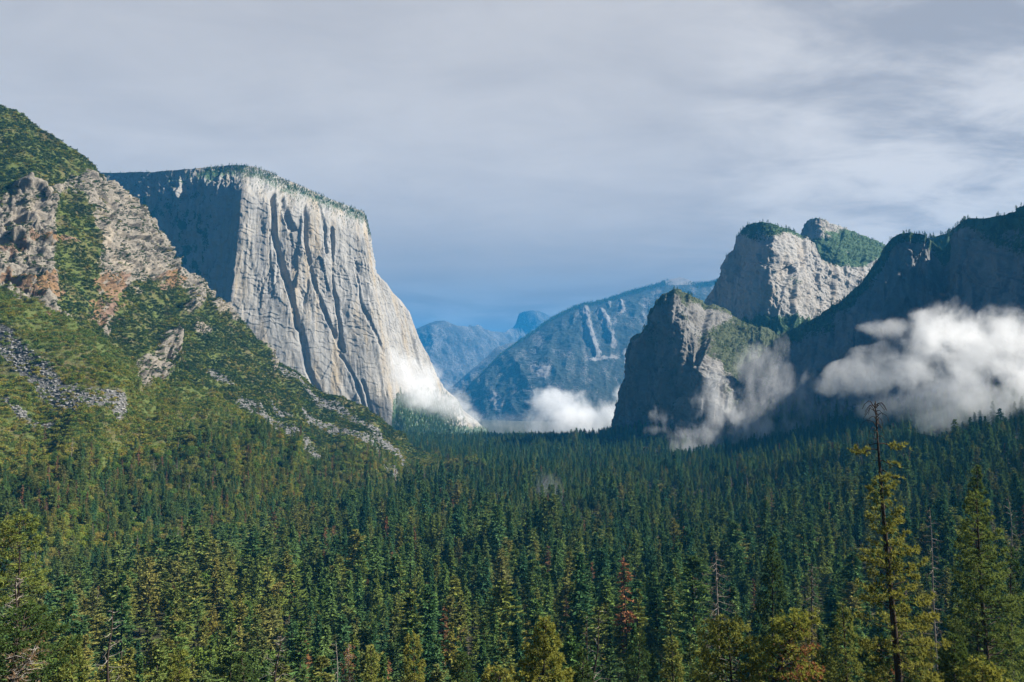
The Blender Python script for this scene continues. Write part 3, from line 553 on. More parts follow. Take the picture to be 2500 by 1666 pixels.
def oak_lobes(r, H, Rr, n): return [(r.normal(0, Rr * .42), r.normal(0, Rr * .42), H * r.uniform(0.45, 0.85), Rr * r.uniform(.4, .62), Rr * r.uniform(.32, .5)) for _ in range(n)]
PROTO['oak'] = [proto('oak_tree', clump_tris(rg(20 + i), oak_lobes(rg(20 + i), 16, 6.5, 14), 12, 0.8, 0.9), 'oak', 16, 0.35) for i in range(3)]
PROTO['rust'] = [proto('dying_tree', conifer_tris(rg(30 + i), 33, 3.2 - 0.3 * i, 0.12, 110, 4, 0.7, 0.35, 0.4, gap=0.1), 'rust', 33, bare=bare_limbs(rg(30 + i), 33, 30, 3)) for i in range(2)]
PROTO['snag'] = [proto('dead_tree', conifer_tris(rg(40 + i), 30, 2.6, 0.3, 26, 3, 0.6, 0.2, 0.2), 'twigs', 30, 0.3, bare_limbs(rg(40 + i), 30, 70, 3.4, 0.25, 0.05), 'deadwood') for i in range(2)]
def shrub(i, leaf, Rr): 
    r = rg(50 + i); lb = [(r.normal(0, Rr * .5), r.normal(0, Rr * .5), Rr * r.uniform(.2, .5), Rr * r.uniform(.45, .75), Rr * r.uniform(.35, .6)) for _ in range(5)]
    return dict(both=tri_mesh('shrub', clump_tris(r, lb, 9, 0.75, 0.85), M[leaf]), H=Rr)
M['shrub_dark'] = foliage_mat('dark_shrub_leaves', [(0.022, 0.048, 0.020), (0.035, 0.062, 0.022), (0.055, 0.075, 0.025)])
M['far_tree'] = M['fir']
PROTO['shrub'] = [shrub(i, 'shrub', 2.6) for i in range(3)]
PROTO['shrub_dark'] = [shrub(5 + i, 'shrub_dark', 2.6) for i in range(3)]
PROTO['small'] = [dict(both=proto('small_tree', conifer_tris(rg(60 + i), 14, 2.8, 0.1, 45, 3, 0.8, 0.15, 0.8), 'fir', 14, 0.25)['both'], H=14) for i in range(2)]
M['boulder'] = granite_mat('scree_rock', (0.19, 0.187, 0.18), (0.17, 0.15, 0.125), (0.08, 0.08, 0.08), scale=6.0)
def rock_proto(i):
    import bmesh
    r = rg(80 + i); bm = bmesh.new(); bmesh.ops.create_icosphere(bm, subdivisions=2, radius=1.0)
    sv = np.array([v.co[:] for v in bm.verts]); sf = [[q.index for q in f.verts] for f in bm.faces]; bm.free()
    pl_ = norm(r.normal(size=(9, 3))); dd_ = r.uniform(.55, .85, 9); h = sv @ pl_.T
    k = np.where(h > dd_, dd_ / np.maximum(h, 1e-3), 1).min(1)
    return dict(both=mesh_np('boulder', sv * k[:, None] * np.array([1.2, 1.0, .8]), sf, [M['boulder']]), H=1)
PROTO['boulder'] = [rock_proto(i) for i in range(3)]
KINDS = list(PROTO)

def instancer(name, pts, sp, scl, label, cat=None, protos=KINDS):
    """the mass nobody could count: one object, its trees spread over points by geometry nodes"""
    c = bpy.data.collections.new(name + '_kinds'); start = {}; n = 0
    for k in protos:
        start[k] = n
        for p in PROTO[k]:
            c.objects.link(bpy.data.objects.new('kind_%03d' % n, p['both'])); n += 1
    m = len(pts); r = np.random.default_rng(m)
    pid = np.array([start[k] for k in sp]) + np.array([r.integers(len(PROTO[k])) for k in sp])
    me = bpy.data.meshes.new(name); me.vertices.add(m); me.vertices.foreach_set('co', np.asarray(pts, np.float32).ravel())
    me.attributes.new('pid', 'INT', 'POINT').data.foreach_set('value', pid.astype(np.int32))
    rot = np.stack([r.normal(0, .03, m), r.normal(0, .03, m), r.random(m) * 6.283], -1).astype(np.float32)
    me.attributes.new('rot', 'FLOAT_VECTOR', 'POINT').data.foreach_set('vector', rot.ravel())
    s = np.asarray(scl); s3 = np.stack([s * r.uniform(.8, 1.2, m), s * r.uniform(.8, 1.2, m), s], -1).astype(np.float32)
    me.attributes.new('scl', 'FLOAT_VECTOR', 'POINT').data.foreach_set('vector', s3.ravel())
    ng = bpy.data.node_groups.new(name, 'GeometryNodeTree')
    ng.interface.new_socket('Geometry', in_out='INPUT', socket_type='NodeSocketGeometry'); ng.interface.new_socket('Geometry', in_out='OUTPUT', socket_type='NodeSocketGeometry')
    N_ = lambda t: ng.nodes.new(t)
    gi_, go, ip, ci = N_('NodeGroupInput'), N_('NodeGroupOutput'), N_('GeometryNodeInstanceOnPoints'), N_('GeometryNodeCollectionInfo')
    ci.inputs['Collection'].default_value = c; ci.inputs['Separate Children'].default_value = True; ci.inputs['Reset Children'].default_value = True
    ng.links.new(gi_.outputs[0], ip.inputs['Points']); ng.links.new(ci.outputs[0], ip.inputs['Instance']); ip.inputs['Pick Instance'].default_value = True
    for an, dt, so in (('pid', 'INT', 'Instance Index'), ('rot', 'FLOAT_VECTOR', 'Rotation'), ('scl', 'FLOAT_VECTOR', 'Scale')):
        a = N_('GeometryNodeInputNamedAttribute'); a.data_type = dt; a.inputs['Name'].default_value = an; ng.links.new(a.outputs[0], ip.inputs[so])
    ng.links.new(ip.outputs[0], go.inputs[0])
    o = link(name, me); o.modifiers.new('scatter', 'NODES').node_group = ng
    tag(o, label, cat, kind='stuff'); return o

# where the landforms cover the valley floor
CELL = 12.0
occ = {}
def raster(g):
    P = g['P'].reshape(-1, 3); ix = np.floor(P[:, 0] / CELL).astype(int); iy = np.floor(P[:, 1] / CELL).astype(int)
    m = P[:, 2] > gz(P[:, 0], P[:, 1]) + 2
    for a, b in set(zip(ix[m].tolist(), iy[m].tolist())): occ[(a, b)] = 1
for g in (hill, cap, lowc, midc, tow): raster(g)
# behind each landform's face nothing of the floor is seen: mask by bearing and distance
def hidden(px, y):
    h = np.zeros(len(px), bool)
    for g in (hill, cap, lowc, tow, midr):
        fx = g['PX'][0]; fy = g['P'][0][:, 1]; o = np.argsort(fx)
        inside = (px > fx.min()) & (px < (880 if g is hill else fx.max()))
        h |= inside & (y > np.interp(px, fx[o], fy[o]) + 25)
    return h
def grove(y0, y1, sp):
    ys = np.arange(y0, y1, sp); P = []
    for y in ys:
        xs = np.arange(-0.95 * y - 60, 0.98 * y + 60, sp); P.append(np.stack([xs + rng.uniform(-.5, .5, len(xs)) * sp, np.full(len(xs), y) + rng.uniform(-.5, .5, len(xs)) * sp], -1))
    P = np.concatenate(P); z = gz(P[:, 0], P[:, 1]) - 0.5
    Q = np.c_[P, z]; px, py, d = proj(Q); cell = np.floor(P / CELL).astype(int)
    ok = np.array([(a, b) not in occ for a, b in cell.tolist()]) & ~hidden(px, P[:, 1]) & (px > -520) & (px < 3080)
    return Q[ok]
V1 = np.concatenate([grove(232, 1300, 11.8), grove(1300, 2300, 12.0), grove(2300, 4300, 13.0)])
r = rng
px, py, dd = proj(V1); n = len(V1)
pat = fbm(V1[:, 0] / 140, V1[:, 1] / 140, 7, 3, 201); pat2 = fbm(V1[:, 0] / 60, V1[:, 1] / 60, 3, 2, 205)
clear = blob(px, py, 1640, 1232, 130, 20, .4) * (V1[:, 1] > 900) > 0.5
left = sstep(1000, 350, px) * (V1[:, 1] < 1400)
u = r.random(n)
p_rust = 0.020 + 0.035 * left * (pat2 > 0.2) + 0.03 * (pat2 > 0.5); p_rust *= V1[:, 1] < 1600
p_oak = 0.03 + 0.42 * left * sstep(-.25, .25, pat) + 0.12 * sstep(.2, .6, pat) * (V1[:, 1] < 1500)
p_pine = 0.20 + 0.22 * left + 0.3 * sstep(0.0, .5, -pat)
p_pine *= 1 - 0.75 * sstep(1100, 1800, V1[:, 1]); p_oak *= 1 - sstep(1300, 1900, V1[:, 1])
sp1 = np.where(u < 0.012, 'snag', np.where(u < 0.012 + p_rust, 'rust', np.where(u < 0.012 + p_rust + p_oak, 'oak', np.where(u < 0.012 + p_rust + p_oak + p_pine, 'pine', 'fir'))))
swap = (sp1 == 'fir') & (left > 0.35) & (r.random(n) < 0.65)
sp1 = np.where(swap, np.where(r.random(n) < 0.55, 'oak', 'pine'), sp1)
sc1 = (0.5 + 0.72 * r.random(n) ** 1.2) * (1 + 0.35 * pat)
sc1 *= np.where(r.random(n) < 0.10, 1.28, 1.0)
sc1 *= np.interp(V1[:, 1], [232, 380, 420, 800, 1200, 2400], [0.9, 0.95, 1.15, 1.15, 1.0, 0.74])
keep = ~clear & ~((pat2 < -0.28) & (r.random(n) < 0.75)); V1, sp1, sc1 = V1[keep], sp1[keep], sc1[keep]

# trees and brush on the hillside
hm_r, hm_t, hm_s = hill_rock(hill['PX'], hill['PY']), hill_talus(hill['PX'], hill['PY']), hill_soil(hill['PX'], hill['PY'])
free = np.clip(1 - 0.93 * hm_r, 0, 1) * np.clip(1 - 0.72 * hm_t, 0, 1) * np.clip(1 - 0.85 * hm_s, 0, 1)
HP = hill['P']; pn = fbm(HP[..., 0] / 35, HP[..., 1] / 35, HP[..., 2] / 35, 4, 211)
inz = (hill['P'][..., 2] > gz(HP[..., 0], HP[..., 1]) - 3)
Q, iy, ix = scatter(hill, 88000, free * inz * np.clip(0.8 + 0.9 * pn, 0.22, 1))
hpx, hpy = hill['PX'][iy, ix], hill['PY'][iy, ix]
yr = np.interp(hpx, [a for a, b in RIB], [b for a, b in RIB]) + np.where(hpx > 640, 0, 0)
bright = sstep(-40, 30, hpy - yr) * 0.85 + 0.08 + 0.35 * (fbm(hpx / 45, hpy / 25, 2, 3, 213) > 0.1)  # brush below the rib takes paler leaves: sunlight put into its colour
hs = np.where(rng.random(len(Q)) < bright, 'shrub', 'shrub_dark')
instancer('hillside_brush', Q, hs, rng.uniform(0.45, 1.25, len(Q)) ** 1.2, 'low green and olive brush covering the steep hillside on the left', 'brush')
Qd, iy, ix = scatter(hill, 5200, inz * (hm_r * 0.9 * (pn > 0.0) + hm_s * 0.35 + 0.1 * hm_t))
instancer('ledge_brush', Qd, np.full(len(Qd), 'shrub_dark'), rng.uniform(0.35, 0.95, len(Qd)), 'dark bushes growing on the rock ledges of the hillside', 'brush')
Qb, iy, ix = scatter(hill, 9000, inz * np.clip(hm_t - 0.15, 0, 1))
instancer('scree', Qb, np.full(len(Qb), 'boulder'), 0.5 + 2.0 * rng.random(len(Qb)) ** 3, 'grey broken boulders lying in long scree strips down the hillside', 'scree')
conz = sstep(-60, 60, hill['PY'] - np.interp(hill['PX'], [-400, 0, 300, 600, 800, 1000, 1180], [1230, 1215, 1190, 1185, 1190, 1190, 1190]))
Qc, iy, ix = scatter(hill, 5200, inz * free * (conz + 0.03 + 0.12 * (hill['PX'] < 260) * (hill['PY'] < 470) + 0.05 * sstep(0.2, .6, pn)))
cpx, cpy = hill['PX'][iy, ix], hill['PY'][iy, ix]; u = rng.random(len(Qc))
csp = np.where(u < 0.02, 'snag', np.where(u < 0.07, 'rust', np.where(u < 0.62, 'oak', np.where(u < 0.88, 'pine', 'fir'))))
csc = rng.uniform(0.38, 0.75, len(Qc)) * np.where(csp == 'oak', 1.0, 1.0) * np.interp(cpy, [400, 900, 1150], [0.30, 0.45, 1.0])
Qc[:, 2] -= 0.5

# rims and ledges of the cliffs
RP, RS, RK = [], [], []
def rim(g, n, mask, smin, smax, kinds=('small',)):
    Q, iy, ix = scatter(g, n, mask); Q[:, 2] -= 0.4
    RP.append(Q); RS.append(rng.uniform(smin, smax, n)); RK.extend(rng.choice(kinds, n).tolist())
rim(cap, 1500, sstep(0.955, 0.985, cap['V']) * (cap['U'] < 0.64) * (0.15 + (cap['U'] > 0.3)), 0.3, 0.85)
rim(cap, 500, sstep(0.86, 0.93, cap['V']) * (cap['U'] < 0.66) * np.clip(cap['N'][..., 2] - 0.2, 0, 1), 0.3, 0.7)
rim(cap, 2600, blob(cap['PX'], cap['PY'], 1015, 1025, 105, 62, .3) * (cap['PX'] > 965) + 0.5 * sstep(1040, 1066, cap['PY']) * (cap['PX'] > 960), 0.5, 1.3)
def vegmask(g, f): 
    P = g['P']; return f * np.clip(0.5 + fbm(P[..., 0] / 30, P[..., 1] / 30, P[..., 2] / 30, 3, 221), 0, 1)
for g, nb_, nt_, msk in ((midc, 1400, 500, midc_attr), (lowc, 3800, 800, lowc_attr), (tow, 3200, 2200, tow_attr)):
    vg = np.clip(msk(g['P'], g['N'], None, g['PX'], g['PY'], g['U'], g['V'])['veg'], 0, 1)
    rim(g, nb_, vegmask(g, sstep(0.3, 0.6, vg)), 0.35, 1.0, ('shrub_dark', 'shrub_dark', 'shrub_dark', 'shrub'))
    rim(g, nt_, vegmask(g, sstep(0.4, 0.7, vg) + 1.5 * sstep(0.97, 1, g['V'])), 0.4, 1.0)
rim(high, 1500, sstep(0.9, 1, high['V']) * .6 + 0.9 * blob(high['PX'], high['PY'], 2070, 615, 100, 50), 0.3, 0.9, ('small', 'shrub_dark', 'shrub'))
rim(tow, 2600, sstep(985, 1040, tow['PY']), 1.0, 2.0)
rim(lowc, 900, sstep(1040, 1090, lowc['PY']), 1.0, 2.0)
rim(bkr, 300, sstep(0.9, 1, bkr['V']) + 0.1, 0.8, 1.6)
rim(midr, 3000, sstep(0.95, 0.99, midr['V']) * (1 - blob(midr['PX'], midr['PY'], 1662, 685, 38, 14)), 0.9, 2.0)
RP = np.concatenate(RP); RS = np.concatenate(RS)
instancer('clifftop_trees', RP, RK, RS, 'tiny trees along the rims and ledges of the cliffs', 'trees')

# ------------------------------------------------------------------ the trees that stand out: each built by itself
def rot_out(az, up): return np.array([math.cos(az), math.sin(az), up])
def tufts(C, A, r, n=11, ln=0.5, wd=0.13, spread=0.75):
    """bunches of needles: centres C, the way each points A"""
    m = len(C); C = np.repeat(C, n, 0); A = np.repeat(norm(A), n, 0)
    d = norm(A * 0.75 + spread * norm(r.normal(size=(m * n, 3))))
    return blades(C, d, wd * r.uniform(.7, 1.3, m * n), ln * r.uniform(.7, 1.2, m * n), r, d * 0.4 + np.array([0, 0, 0.5]), 0.7)
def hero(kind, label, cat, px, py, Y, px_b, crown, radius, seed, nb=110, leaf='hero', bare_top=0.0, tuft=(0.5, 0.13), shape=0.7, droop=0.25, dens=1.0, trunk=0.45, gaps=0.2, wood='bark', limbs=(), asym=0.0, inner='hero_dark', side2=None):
    """px, py: where the tip shows; px_b: where its trunk leaves the bottom of the photo; crown: share of the height where the crown starts"""
    r = np.random.default_rng(seed); tip = unproj(px, py, Y); low = unproj(px_b, 1666, Y)
    k = (tip - low) / (tip[2] - low[2]); zb = float(gz(low[0], Y)) - 0.6; base = low + k * (zb - low[2]); H = tip[2] - base[2]
    o = bpy.data.objects.new(kind, None); COL.objects.link(o); o.location = base.tolist(); tag(o, label, cat)
    ax = lambda t: np.array([k[0] * t * H + 0.25 * math.sin(t * 5 + seed), 0.2 * math.sin(t * 4 + seed * 2), t * H])
    ts = np.linspace(0, 1, 14); tb = Tubes(); tb.add([ax(t) for t in ts], trunk * (1 - ts) ** 0.8 + 0.05, 8)
    link('trunk', tb.mesh('trunk', M[wood]), o)
    br = Tubes(); C, A, C2, A2, Cs, As = [], [], [], [], [], []
    top = 1 - bare_top
    for i in range(nb):
        t = crown + (top - crown) * (i + r.random()) / nb; q = (t - crown) / max(top - crown, 1e-3)
        if r.random() < gaps * 0.5: continue
        az = i * 2.39996 + r.normal(0, .5); L = radius * (1 - q) ** shape * r.uniform(.55, 1.15) * min(1, 0.55 + 2.5 * q) + (0.5 if bare_top == 0 else 1.0)
        L *= 1 + asym * math.cos(az)
        o_ = rot_out(az, 0); s = np.linspace(0, 1, 5)
        sag = (0.32 * q - droop * (1 - q)) * L
        p = ax(t) + o_ * (s * L)[:, None] + np.array([0, 0, 1]) * (sag * s + 0.18 * L * s * s + 0.06 * L * r.normal() * s)[:, None] + 0.06 * L * np.sin(s * 3)[:, None] * np.array([-o_[1], o_[0], 0]) * r.normal()
        br.add(p, np.linspace(0.035 + 0.012 * L, 0.015, 5), 4)
        n = max(3, int(L * 5.2 * dens))
        for _ in range(n):
            f = 0.22 + 0.78 * math.sqrt(r.random()); c = np.array([np.interp(f, s, p[:, j]) for j in range(3)])
            sd = np.array([-o_[1], o_[0], 0]) * r.normal(0, 0.30 * L * (1.15 - f) + 0.16) + np.array([0, 0, r.normal(0.05, .22)])
            a = o_ * 0.8 + sd * 0.6 + np.array([0, 0, 0.55])
            if side2 and r.random() < side2[1] and q < side2[2] and math.cos(az) > -0.1: C2.append(c + sd); A2.append(a)
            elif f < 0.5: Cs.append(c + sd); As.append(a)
            else: C.append(c + sd); A.append(a)
    for (ti, az, L, up, nt_) in limbs:
        o_ = rot_out(az, 0); s = np.linspace(0, 1, 6); p = ax(ti) + o_ * (s * L)[:, None] + np.array([0, 0, 1]) * (up * s * L + 0.10 * L * np.sin(s * 5 + seed))[:, None]
        br.add(p, np.linspace(0.10, 0.03, 6), 5)
        for _ in range(2): 
            f = r.uniform(.4, .9); c = np.array([np.interp(f, s, p[:, j]) for j in range(3)]); e = c + o_ * L * .22 + np.array([r.normal(0, .4), r.normal(0, .4), r.normal(0, .5)]); br.add([c, (c + e) / 2 + r.normal(0, .08, 3), e], [0.045, 0.03, 0.015], 3)
        for _ in range(nt_):
            f = r.uniform(.45, 1.02); c = np.array([np.interp(f, s, p[:, j]) for j in range(3)]) + r.normal(0, [0.35, .35, .28]); C.append(c); A.append(o_ * .5 + np.array([0, 0, .7]))
    if bare_top > 0.02:
        for i in range(22):
            t = 1 - bare_top * 0.5 * (i / 22.0) ** 1.8; az = r.random() * 6.28; L = r.uniform(1.0, 2.6); s = np.linspace(0, 1, 5)
            br.add(ax(t) + rot_out(az, 0) * (s * L)[:, None] + np.array([0, 0, 1]) * (0.5 * L * np.sin(s * 2.6) - 0.55 * L * s * s)[:, None] + r.normal(0, .05, (5, 3)) * L, np.linspace(0.075, 0.03, 5), 4)
        for i in range(12):
            t = top + bare_top * 0.6 * r.random(); az = r.random() * 6.28; L = r.uniform(0.5, 1.6); s = np.linspace(0, 1, 4); br.add(ax(t) + rot_out(az, r.uniform(-.5, .2)) * (s * L)[:, None], np.linspace(0.05, 0.015, 4), 3)
    if br.n: link('branches', br.mesh('branches', M[wood]), o)
    if C:
        cr = link('crown', tri_mesh('crown', tufts(np.array(C), np.array(A), r, 11, *tuft), M[leaf]), o)
        if Cs: link('inner_needles', tri_mesh('inner_needles', tufts(np.array(Cs), np.array(As), r, 9, tuft[0] * 1.1, tuft[1] * 1.2), M[inner]), cr)  # inner tufts get darker needles: shade inside the crown put into colour
        if C2: tag(link('dead_needles', tri_mesh('dead_needles', tufts(np.array(C2), np.array(A2), r, 10, *tuft), M['coral']), cr), 'coral brown dead needles')
    return o
def bare_tree(kind, label, cat, px, py, Y, px_b, seed, n=40, L=4.0, crook=0.3, trunk=0.4, z0=0.3, twig=3, wood='deadwood', needles=0, nmat='twigs', up=0.1, twood=None):
    r = np.random.default_rng(seed); tip = unproj(px, py, Y); low = unproj(px_b, 1666, Y); k = (tip - low) / (tip[2] - low[2]); zb = float(gz(low[0], Y)) - 0.6
    base = low + k * (zb - low[2]); H = tip[2] - base[2]
    o = bpy.data.objects.new(kind, None); COL.objects.link(o); o.location = base.tolist(); tag(o, label, cat)
    ph = r.random(4) * 6; ax = lambda t: np.array([k[0] * t * H + crook * math.sin(t * 14 + ph[0]) * t, crook * math.sin(t * 11 + ph[1]), t * H])
    ts = np.linspace(0, 1, 18); tb = Tubes(); tb.add([ax(t) for t in ts], trunk * (1 - ts) ** 0.7 + 0.04, 7); link('trunk', tb.mesh('trunk', M[twood or wood]), o)
    br = Tubes(); C, A = [], []
    for i in range(n):
        t = z0 + (0.99 - z0) * (i + r.random()) / n; az = i * 2.4 + r.normal(0, .6); l = L * (1.12 - t) ** 0.6 * r.uniform(.35, 1.1); s = np.linspace(0, 1, 6)
        p = ax(t) + rot_out(az, 0) * (s * l)[:, None] + np.array([0, 0, 1]) * (l * (up * s + crook * 0.35 * np.sin(s * 4 + r.random() * 6)))[:, None] + np.cumsum(r.normal(0, 0.02 * l * (1 + 2 * crook), (6, 3)), 0)
        br.add(p, np.linspace(0.06 + .008 * l, 0.016, 6), 4)
        for _ in range(twig):
            f = r.uniform(.3, 1); c = np.array([np.interp(f, s, p[:, j]) for j in range(3)]); d = rot_out(az + r.normal(0, .8), r.normal(0, .4)); q = np.linspace(0, 1, 4); tl = l * r.uniform(.15, .4)
            br.add(c + d * (q * tl)[:, None] + r.normal(0, .04, (4, 3)), np.linspace(0.03, 0.012, 4), 3)
            for _ in range(needles): C.append(c + d * tl * r.random() + r.normal(0, .25, 3)); A.append(d + np.array([0, 0, -.5]))
    b = link('branches', br.mesh('branches', M[wood]), o)
    if C: link('dry_needles', tri_mesh('dry_needles', tufts(np.array(C), np.array(A), r, 7, 0.42, 0.07), M[nmat]), b)
    return o
PT, FT, DT = 'pine tree', 'fir tree', 'dead tree'
hero('pine_tree', 'tallest pine with a bare dead top and yellow-green crown rising against the white cloud', PT, 2138, 990, 128, 2192, 0.06, 7.2, 1, nb=150, bare_top=0.205, shape=0.68, droop=0.2, gaps=0.45, trunk=0.58, tuft=(0.6, 0.17), dens=0.95, asym=0.1,
     limbs=((0.885, 0.1, 4.6, 0.02, 24), (0.868, 3.3, 4.3, 0.16, 34), (0.84, 0.15, 3.4, -0.12, 9), (0.815, 0.1, 3.2, -0.3, 12), (0.89, 3.2, 1.8, 0.05, 0)))
hero('pine_tree', 'broad sunlit pine with clumpy yellow-green needles right of the dead-topped pine', PT, 2382, 1205, 150, 2416, 0.05, 9.0, 2, nb=200, shape=0.66, droop=0.18, gaps=0.15, trunk=0.5, asym=0.12, tuft=(0.6, 0.15), dens=0.95)
hero('pine_tree', 'pointed sunlit young pine standing alone before the dark forest at the bottom edge', PT, 1328, 1515, 135, 1326, 0.3, 6.0, 3, nb=140, shape=0.75, droop=0.1, trunk=0.3, tuft=(0.55, 0.15), gaps=0.1)
hero('pine_tree', 'dark trunked pine with a bushy golden crown and a coral dead lower side', PT, 1942, 1505, 120, 1885, 0.45, 5.6, 4, nb=90, shape=0.45, droop=0.1, trunk=0.42, tuft=(0.55, 0.15), side2=(1, 0.38, 0.7), asym=0.2)
hero('pine_tree', 'flat-topped golden pine left of the bushy pine with the coral side', PT, 1778, 1525, 125, 1782, 0.45, 5.2, 5, nb=80, shape=0.35, droop=0.05, trunk=0.25, tuft=(0.55, 0.15), gaps=0.25)
hero('pine_tree', 'thin pine with sparse golden tufts left of the flat-topped golden pine', PT, 1722, 1520, 150, 1730, 0.4, 3.4, 6, nb=70, shape=0.6, droop=0.15, trunk=0.22, tuft=(0.5, 0.14), gaps=0.4)
hero('fir_tree', 'large dark green fir with a broad full crown left of the dead-topped pine', FT, 1888, 1312, 265, 1886, 0.1, 8.0, 7, nb=200, leaf='hero_dark', shape=0.75, droop=0.3, trunk=0.5, tuft=(0.9, 0.3), dens=0.7, gaps=0.2)
hero('fir_tree', 'tall dense deep green fir rising behind the broad sunlit pine', FT, 2386, 1140, 235, 2386, 0.05, 8.5, 8, nb=220, leaf='hero_dark', shape=0.7, droop=0.3, trunk=0.5, tuft=(0.9, 0.3), dens=0.7)
hero('pine_tree', 'slim golden green pine under the dead-topped pine on its left', PT, 2053, 1478, 140, 2072, 0.2, 3.4, 9, nb=110, shape=0.6, droop=0.2, trunk=0.22, tuft=(0.5, 0.14), gaps=0.2)
hero('pine_tree', 'yellow-green pine with a rounded crown at the left edge above the gnarled snag', PT, 48, 1262, 150, 40, 0.62, 5.2, 10, nb=70, shape=0.35, droop=0.1, trunk=0.4, tuft=(0.55, 0.16), gaps=0.15)
hero('pine_tree', 'dark green pine with long sweeping boughs under the gnarled snag', PT, 60, 1500, 112, 20, 0.5, 6.6, 11, nb=55, leaf='hero_dark', shape=0.3, droop=-0.15, trunk=0.4, tuft=(0.6, 0.16), asym=0.3)
hero('pine_tree', 'slender yellow pine with bright needles below the pale cliff', PT, 1008, 1548, 185, 1012, 0.35, 3.6, 12, nb=90, shape=0.6, droop=0.2, trunk=0.25, tuft=(0.6, 0.17), gaps=0.2)
hero('pine_tree', 'tip of a bright yellow pine just reaching into view at the bottom edge', PT, 1222, 1640, 120, 1222, 0.6, 3.0, 13, nb=50, shape=0.35, droop=0.0, trunk=0.2, tuft=(0.5, 0.15))
hero('fir_tree', 'young bright green fir beside the trunk of the dead-topped pine', FT, 2155, 1560, 150, 2155, 0.2, 3.6, 14, nb=110, leaf='hero_dark', shape=0.7, droop=0.2, trunk=0.2, tuft=(0.6, 0.2), dens=0.8)
hero('pine_tree', 'sunlit pine top in the corner below the broad sunlit pine', PT, 2400, 1625, 105, 2400, 0.55, 3.5, 15, nb=60, shape=0.5, droop=0.1, trunk=0.25, tuft=(0.5, 0.14))
for i_, (px_, py_, Y_, cr_, rad_, lf_, lab_) in enumerate((
    (1560, 1540, 215, .25, 4.4, 'hero_dark', 'bright green pointed conifer right of the pole with hooked limbs'), (1640, 1560, 190, .3, 4.2, 'hero', 'golden topped slim pine below the half-dead white-limbed conifer'),
    (2245, 1585, 160, .3, 4.0, 'hero', 'young golden pine low down between the two large pines'), (2470, 1330, 170, .15, 6.0, 'hero_dark', 'dark pine at the right edge behind the broad sunlit pine'),
    (2010, 1590, 150, .3, 4.2, 'hero', 'low golden pine beside the coral-sided pine'), (1420, 1590, 180, .3, 4.2, 'hero_dark', 'deep green pine between the pointed young pine and the dead poles'),
    (1130, 1600, 190, .35, 4.5, 'hero_dark', 'full green pine right of the slender yellow pine'), (905, 1590, 200, .3, 4.2, 'hero', 'olive pine left of the slender yellow pine'),
    (590, 1600, 185, .35, 4.6, 'hero_dark', 'round green pine left of the dead tree with bleached limbs'), (440, 1590, 175, .35, 4.4, 'hero', 'olive pine right of the dark dead trunk with pale branches'),
    (180, 1560, 165, .4, 4.4, 'hero', 'yellowish pine left of the dark dead trunk with pale branches'), (2330, 1560, 130, .4, 4.0, 'hero_dark', 'dark green pine top under the broad sunlit pine'))):
    hero('pine_tree', lab_, PT, px_, py_, Y_, px_ + 4 * (i_ % 3 - 1), cr_, rad_, 60 + i_, nb=100, leaf=lf_, shape=0.6 + 0.08 * (i_ % 3), droop=0.2, trunk=0.28, tuft=(0.65, 0.2), dens=0.8, gaps=0.2)
bare_tree('dead_tree', 'half-dead conifer with white limbs and rusty brown needles above the golden pines', DT, 1748, 1345, 215, 1757, 21, n=80, L=8.0, crook=0.08, trunk=0.35, z0=0.25, twig=3, needles=2, up=-0.25)
bare_tree('dead_tree', 'grey bare snag with drooping whitish branches between the two large pines', DT, 2270, 1238, 210, 2288, 22, n=60, L=6.0, crook=0.1, trunk=0.3, z0=0.3, twig=3, needles=1, up=-0.2)
bare_tree('dead_tree', 'gnarled pale snag with crooked limbs at the left edge', DT, 42, 1402, 120, 34, 23, n=34, L=4.2, crook=0.5, trunk=0.3, z0=0.55, twig=5, twood='bark')
bare_tree('dead_tree', 'dark dead trunk with pale crooked branches low down near the bottom left', DT, 274, 1482, 165, 262, 24, n=26, L=5.5, crook=0.3, trunk=0.36, z0=0.45, twig=3, twood='bark')
bare_tree('dead_tree', 'dead tree with bleached flat limbs at its top below the scree strips', DT, 684, 1548, 170, 672, 25, n=24, L=5.0, crook=0.4, trunk=0.34, z0=0.6, twig=3, twood='bark')
bare_tree('dead_tree', 'thin bare snag with short white side branches left of the slender yellow pine', DT, 822, 1565, 190, 823, 26, n=26, L=3.8, crook=0.2, trunk=0.2, z0=0.4, twig=1)
bare_tree('dead_tree', 'dark pole of a dead tree with hooked white limbs right of the pointed young pine', DT, 1468, 1480, 180, 1448, 27, n=26, L=4.5, crook=0.3, trunk=0.28, z0=0.4, twig=2, twood='bark')
bare_tree('dead_tree', 'second dark dead pole close beside the pole with hooked limbs', DT, 1434, 1500, 190, 1432, 28, n=34, L=2.8, crook=0.1, trunk=0.24, z0=0.35, twig=2, twood='bark')
bare_tree('dead_tree', 'brown dying conifer with a bare spike between the dark fir and the dead-topped pine', DT, 1982, 1372, 240, 1982, 29, n=70, L=5.5, crook=0.06, trunk=0.28, z0=0.2, twig=3, needles=2, up=-0.3, twood='bark')
bare_tree('dead_tree', 'tangle of dry pale twigs at the right edge above the broad sunlit pine', DT, 2462, 1212, 200, 2475, 30, n=26, L=4.0, crook=0.6, trunk=0.2, z0=0.72, twig=6)
bare_tree('dying_tree', 'reddish brown dead conifer beside the thin bare snag with white side branches', 'dying tree', 851, 1572, 200, 853, 31, n=70, L=4.2, crook=0.1, trunk=0.25, z0=0.25, twig=4, needles=3, nmat='rust', up=-0.3)
bare_tree('dying_tree', 'mesh of dry brown twigs below the sweeping dark pine in the corner', 'dying tree', 75, 1580, 100, 40, 32, n=40, L=5.0, crook=0.4, trunk=0.25, z0=0.5, twig=5, needles=1, nmat='twigs')

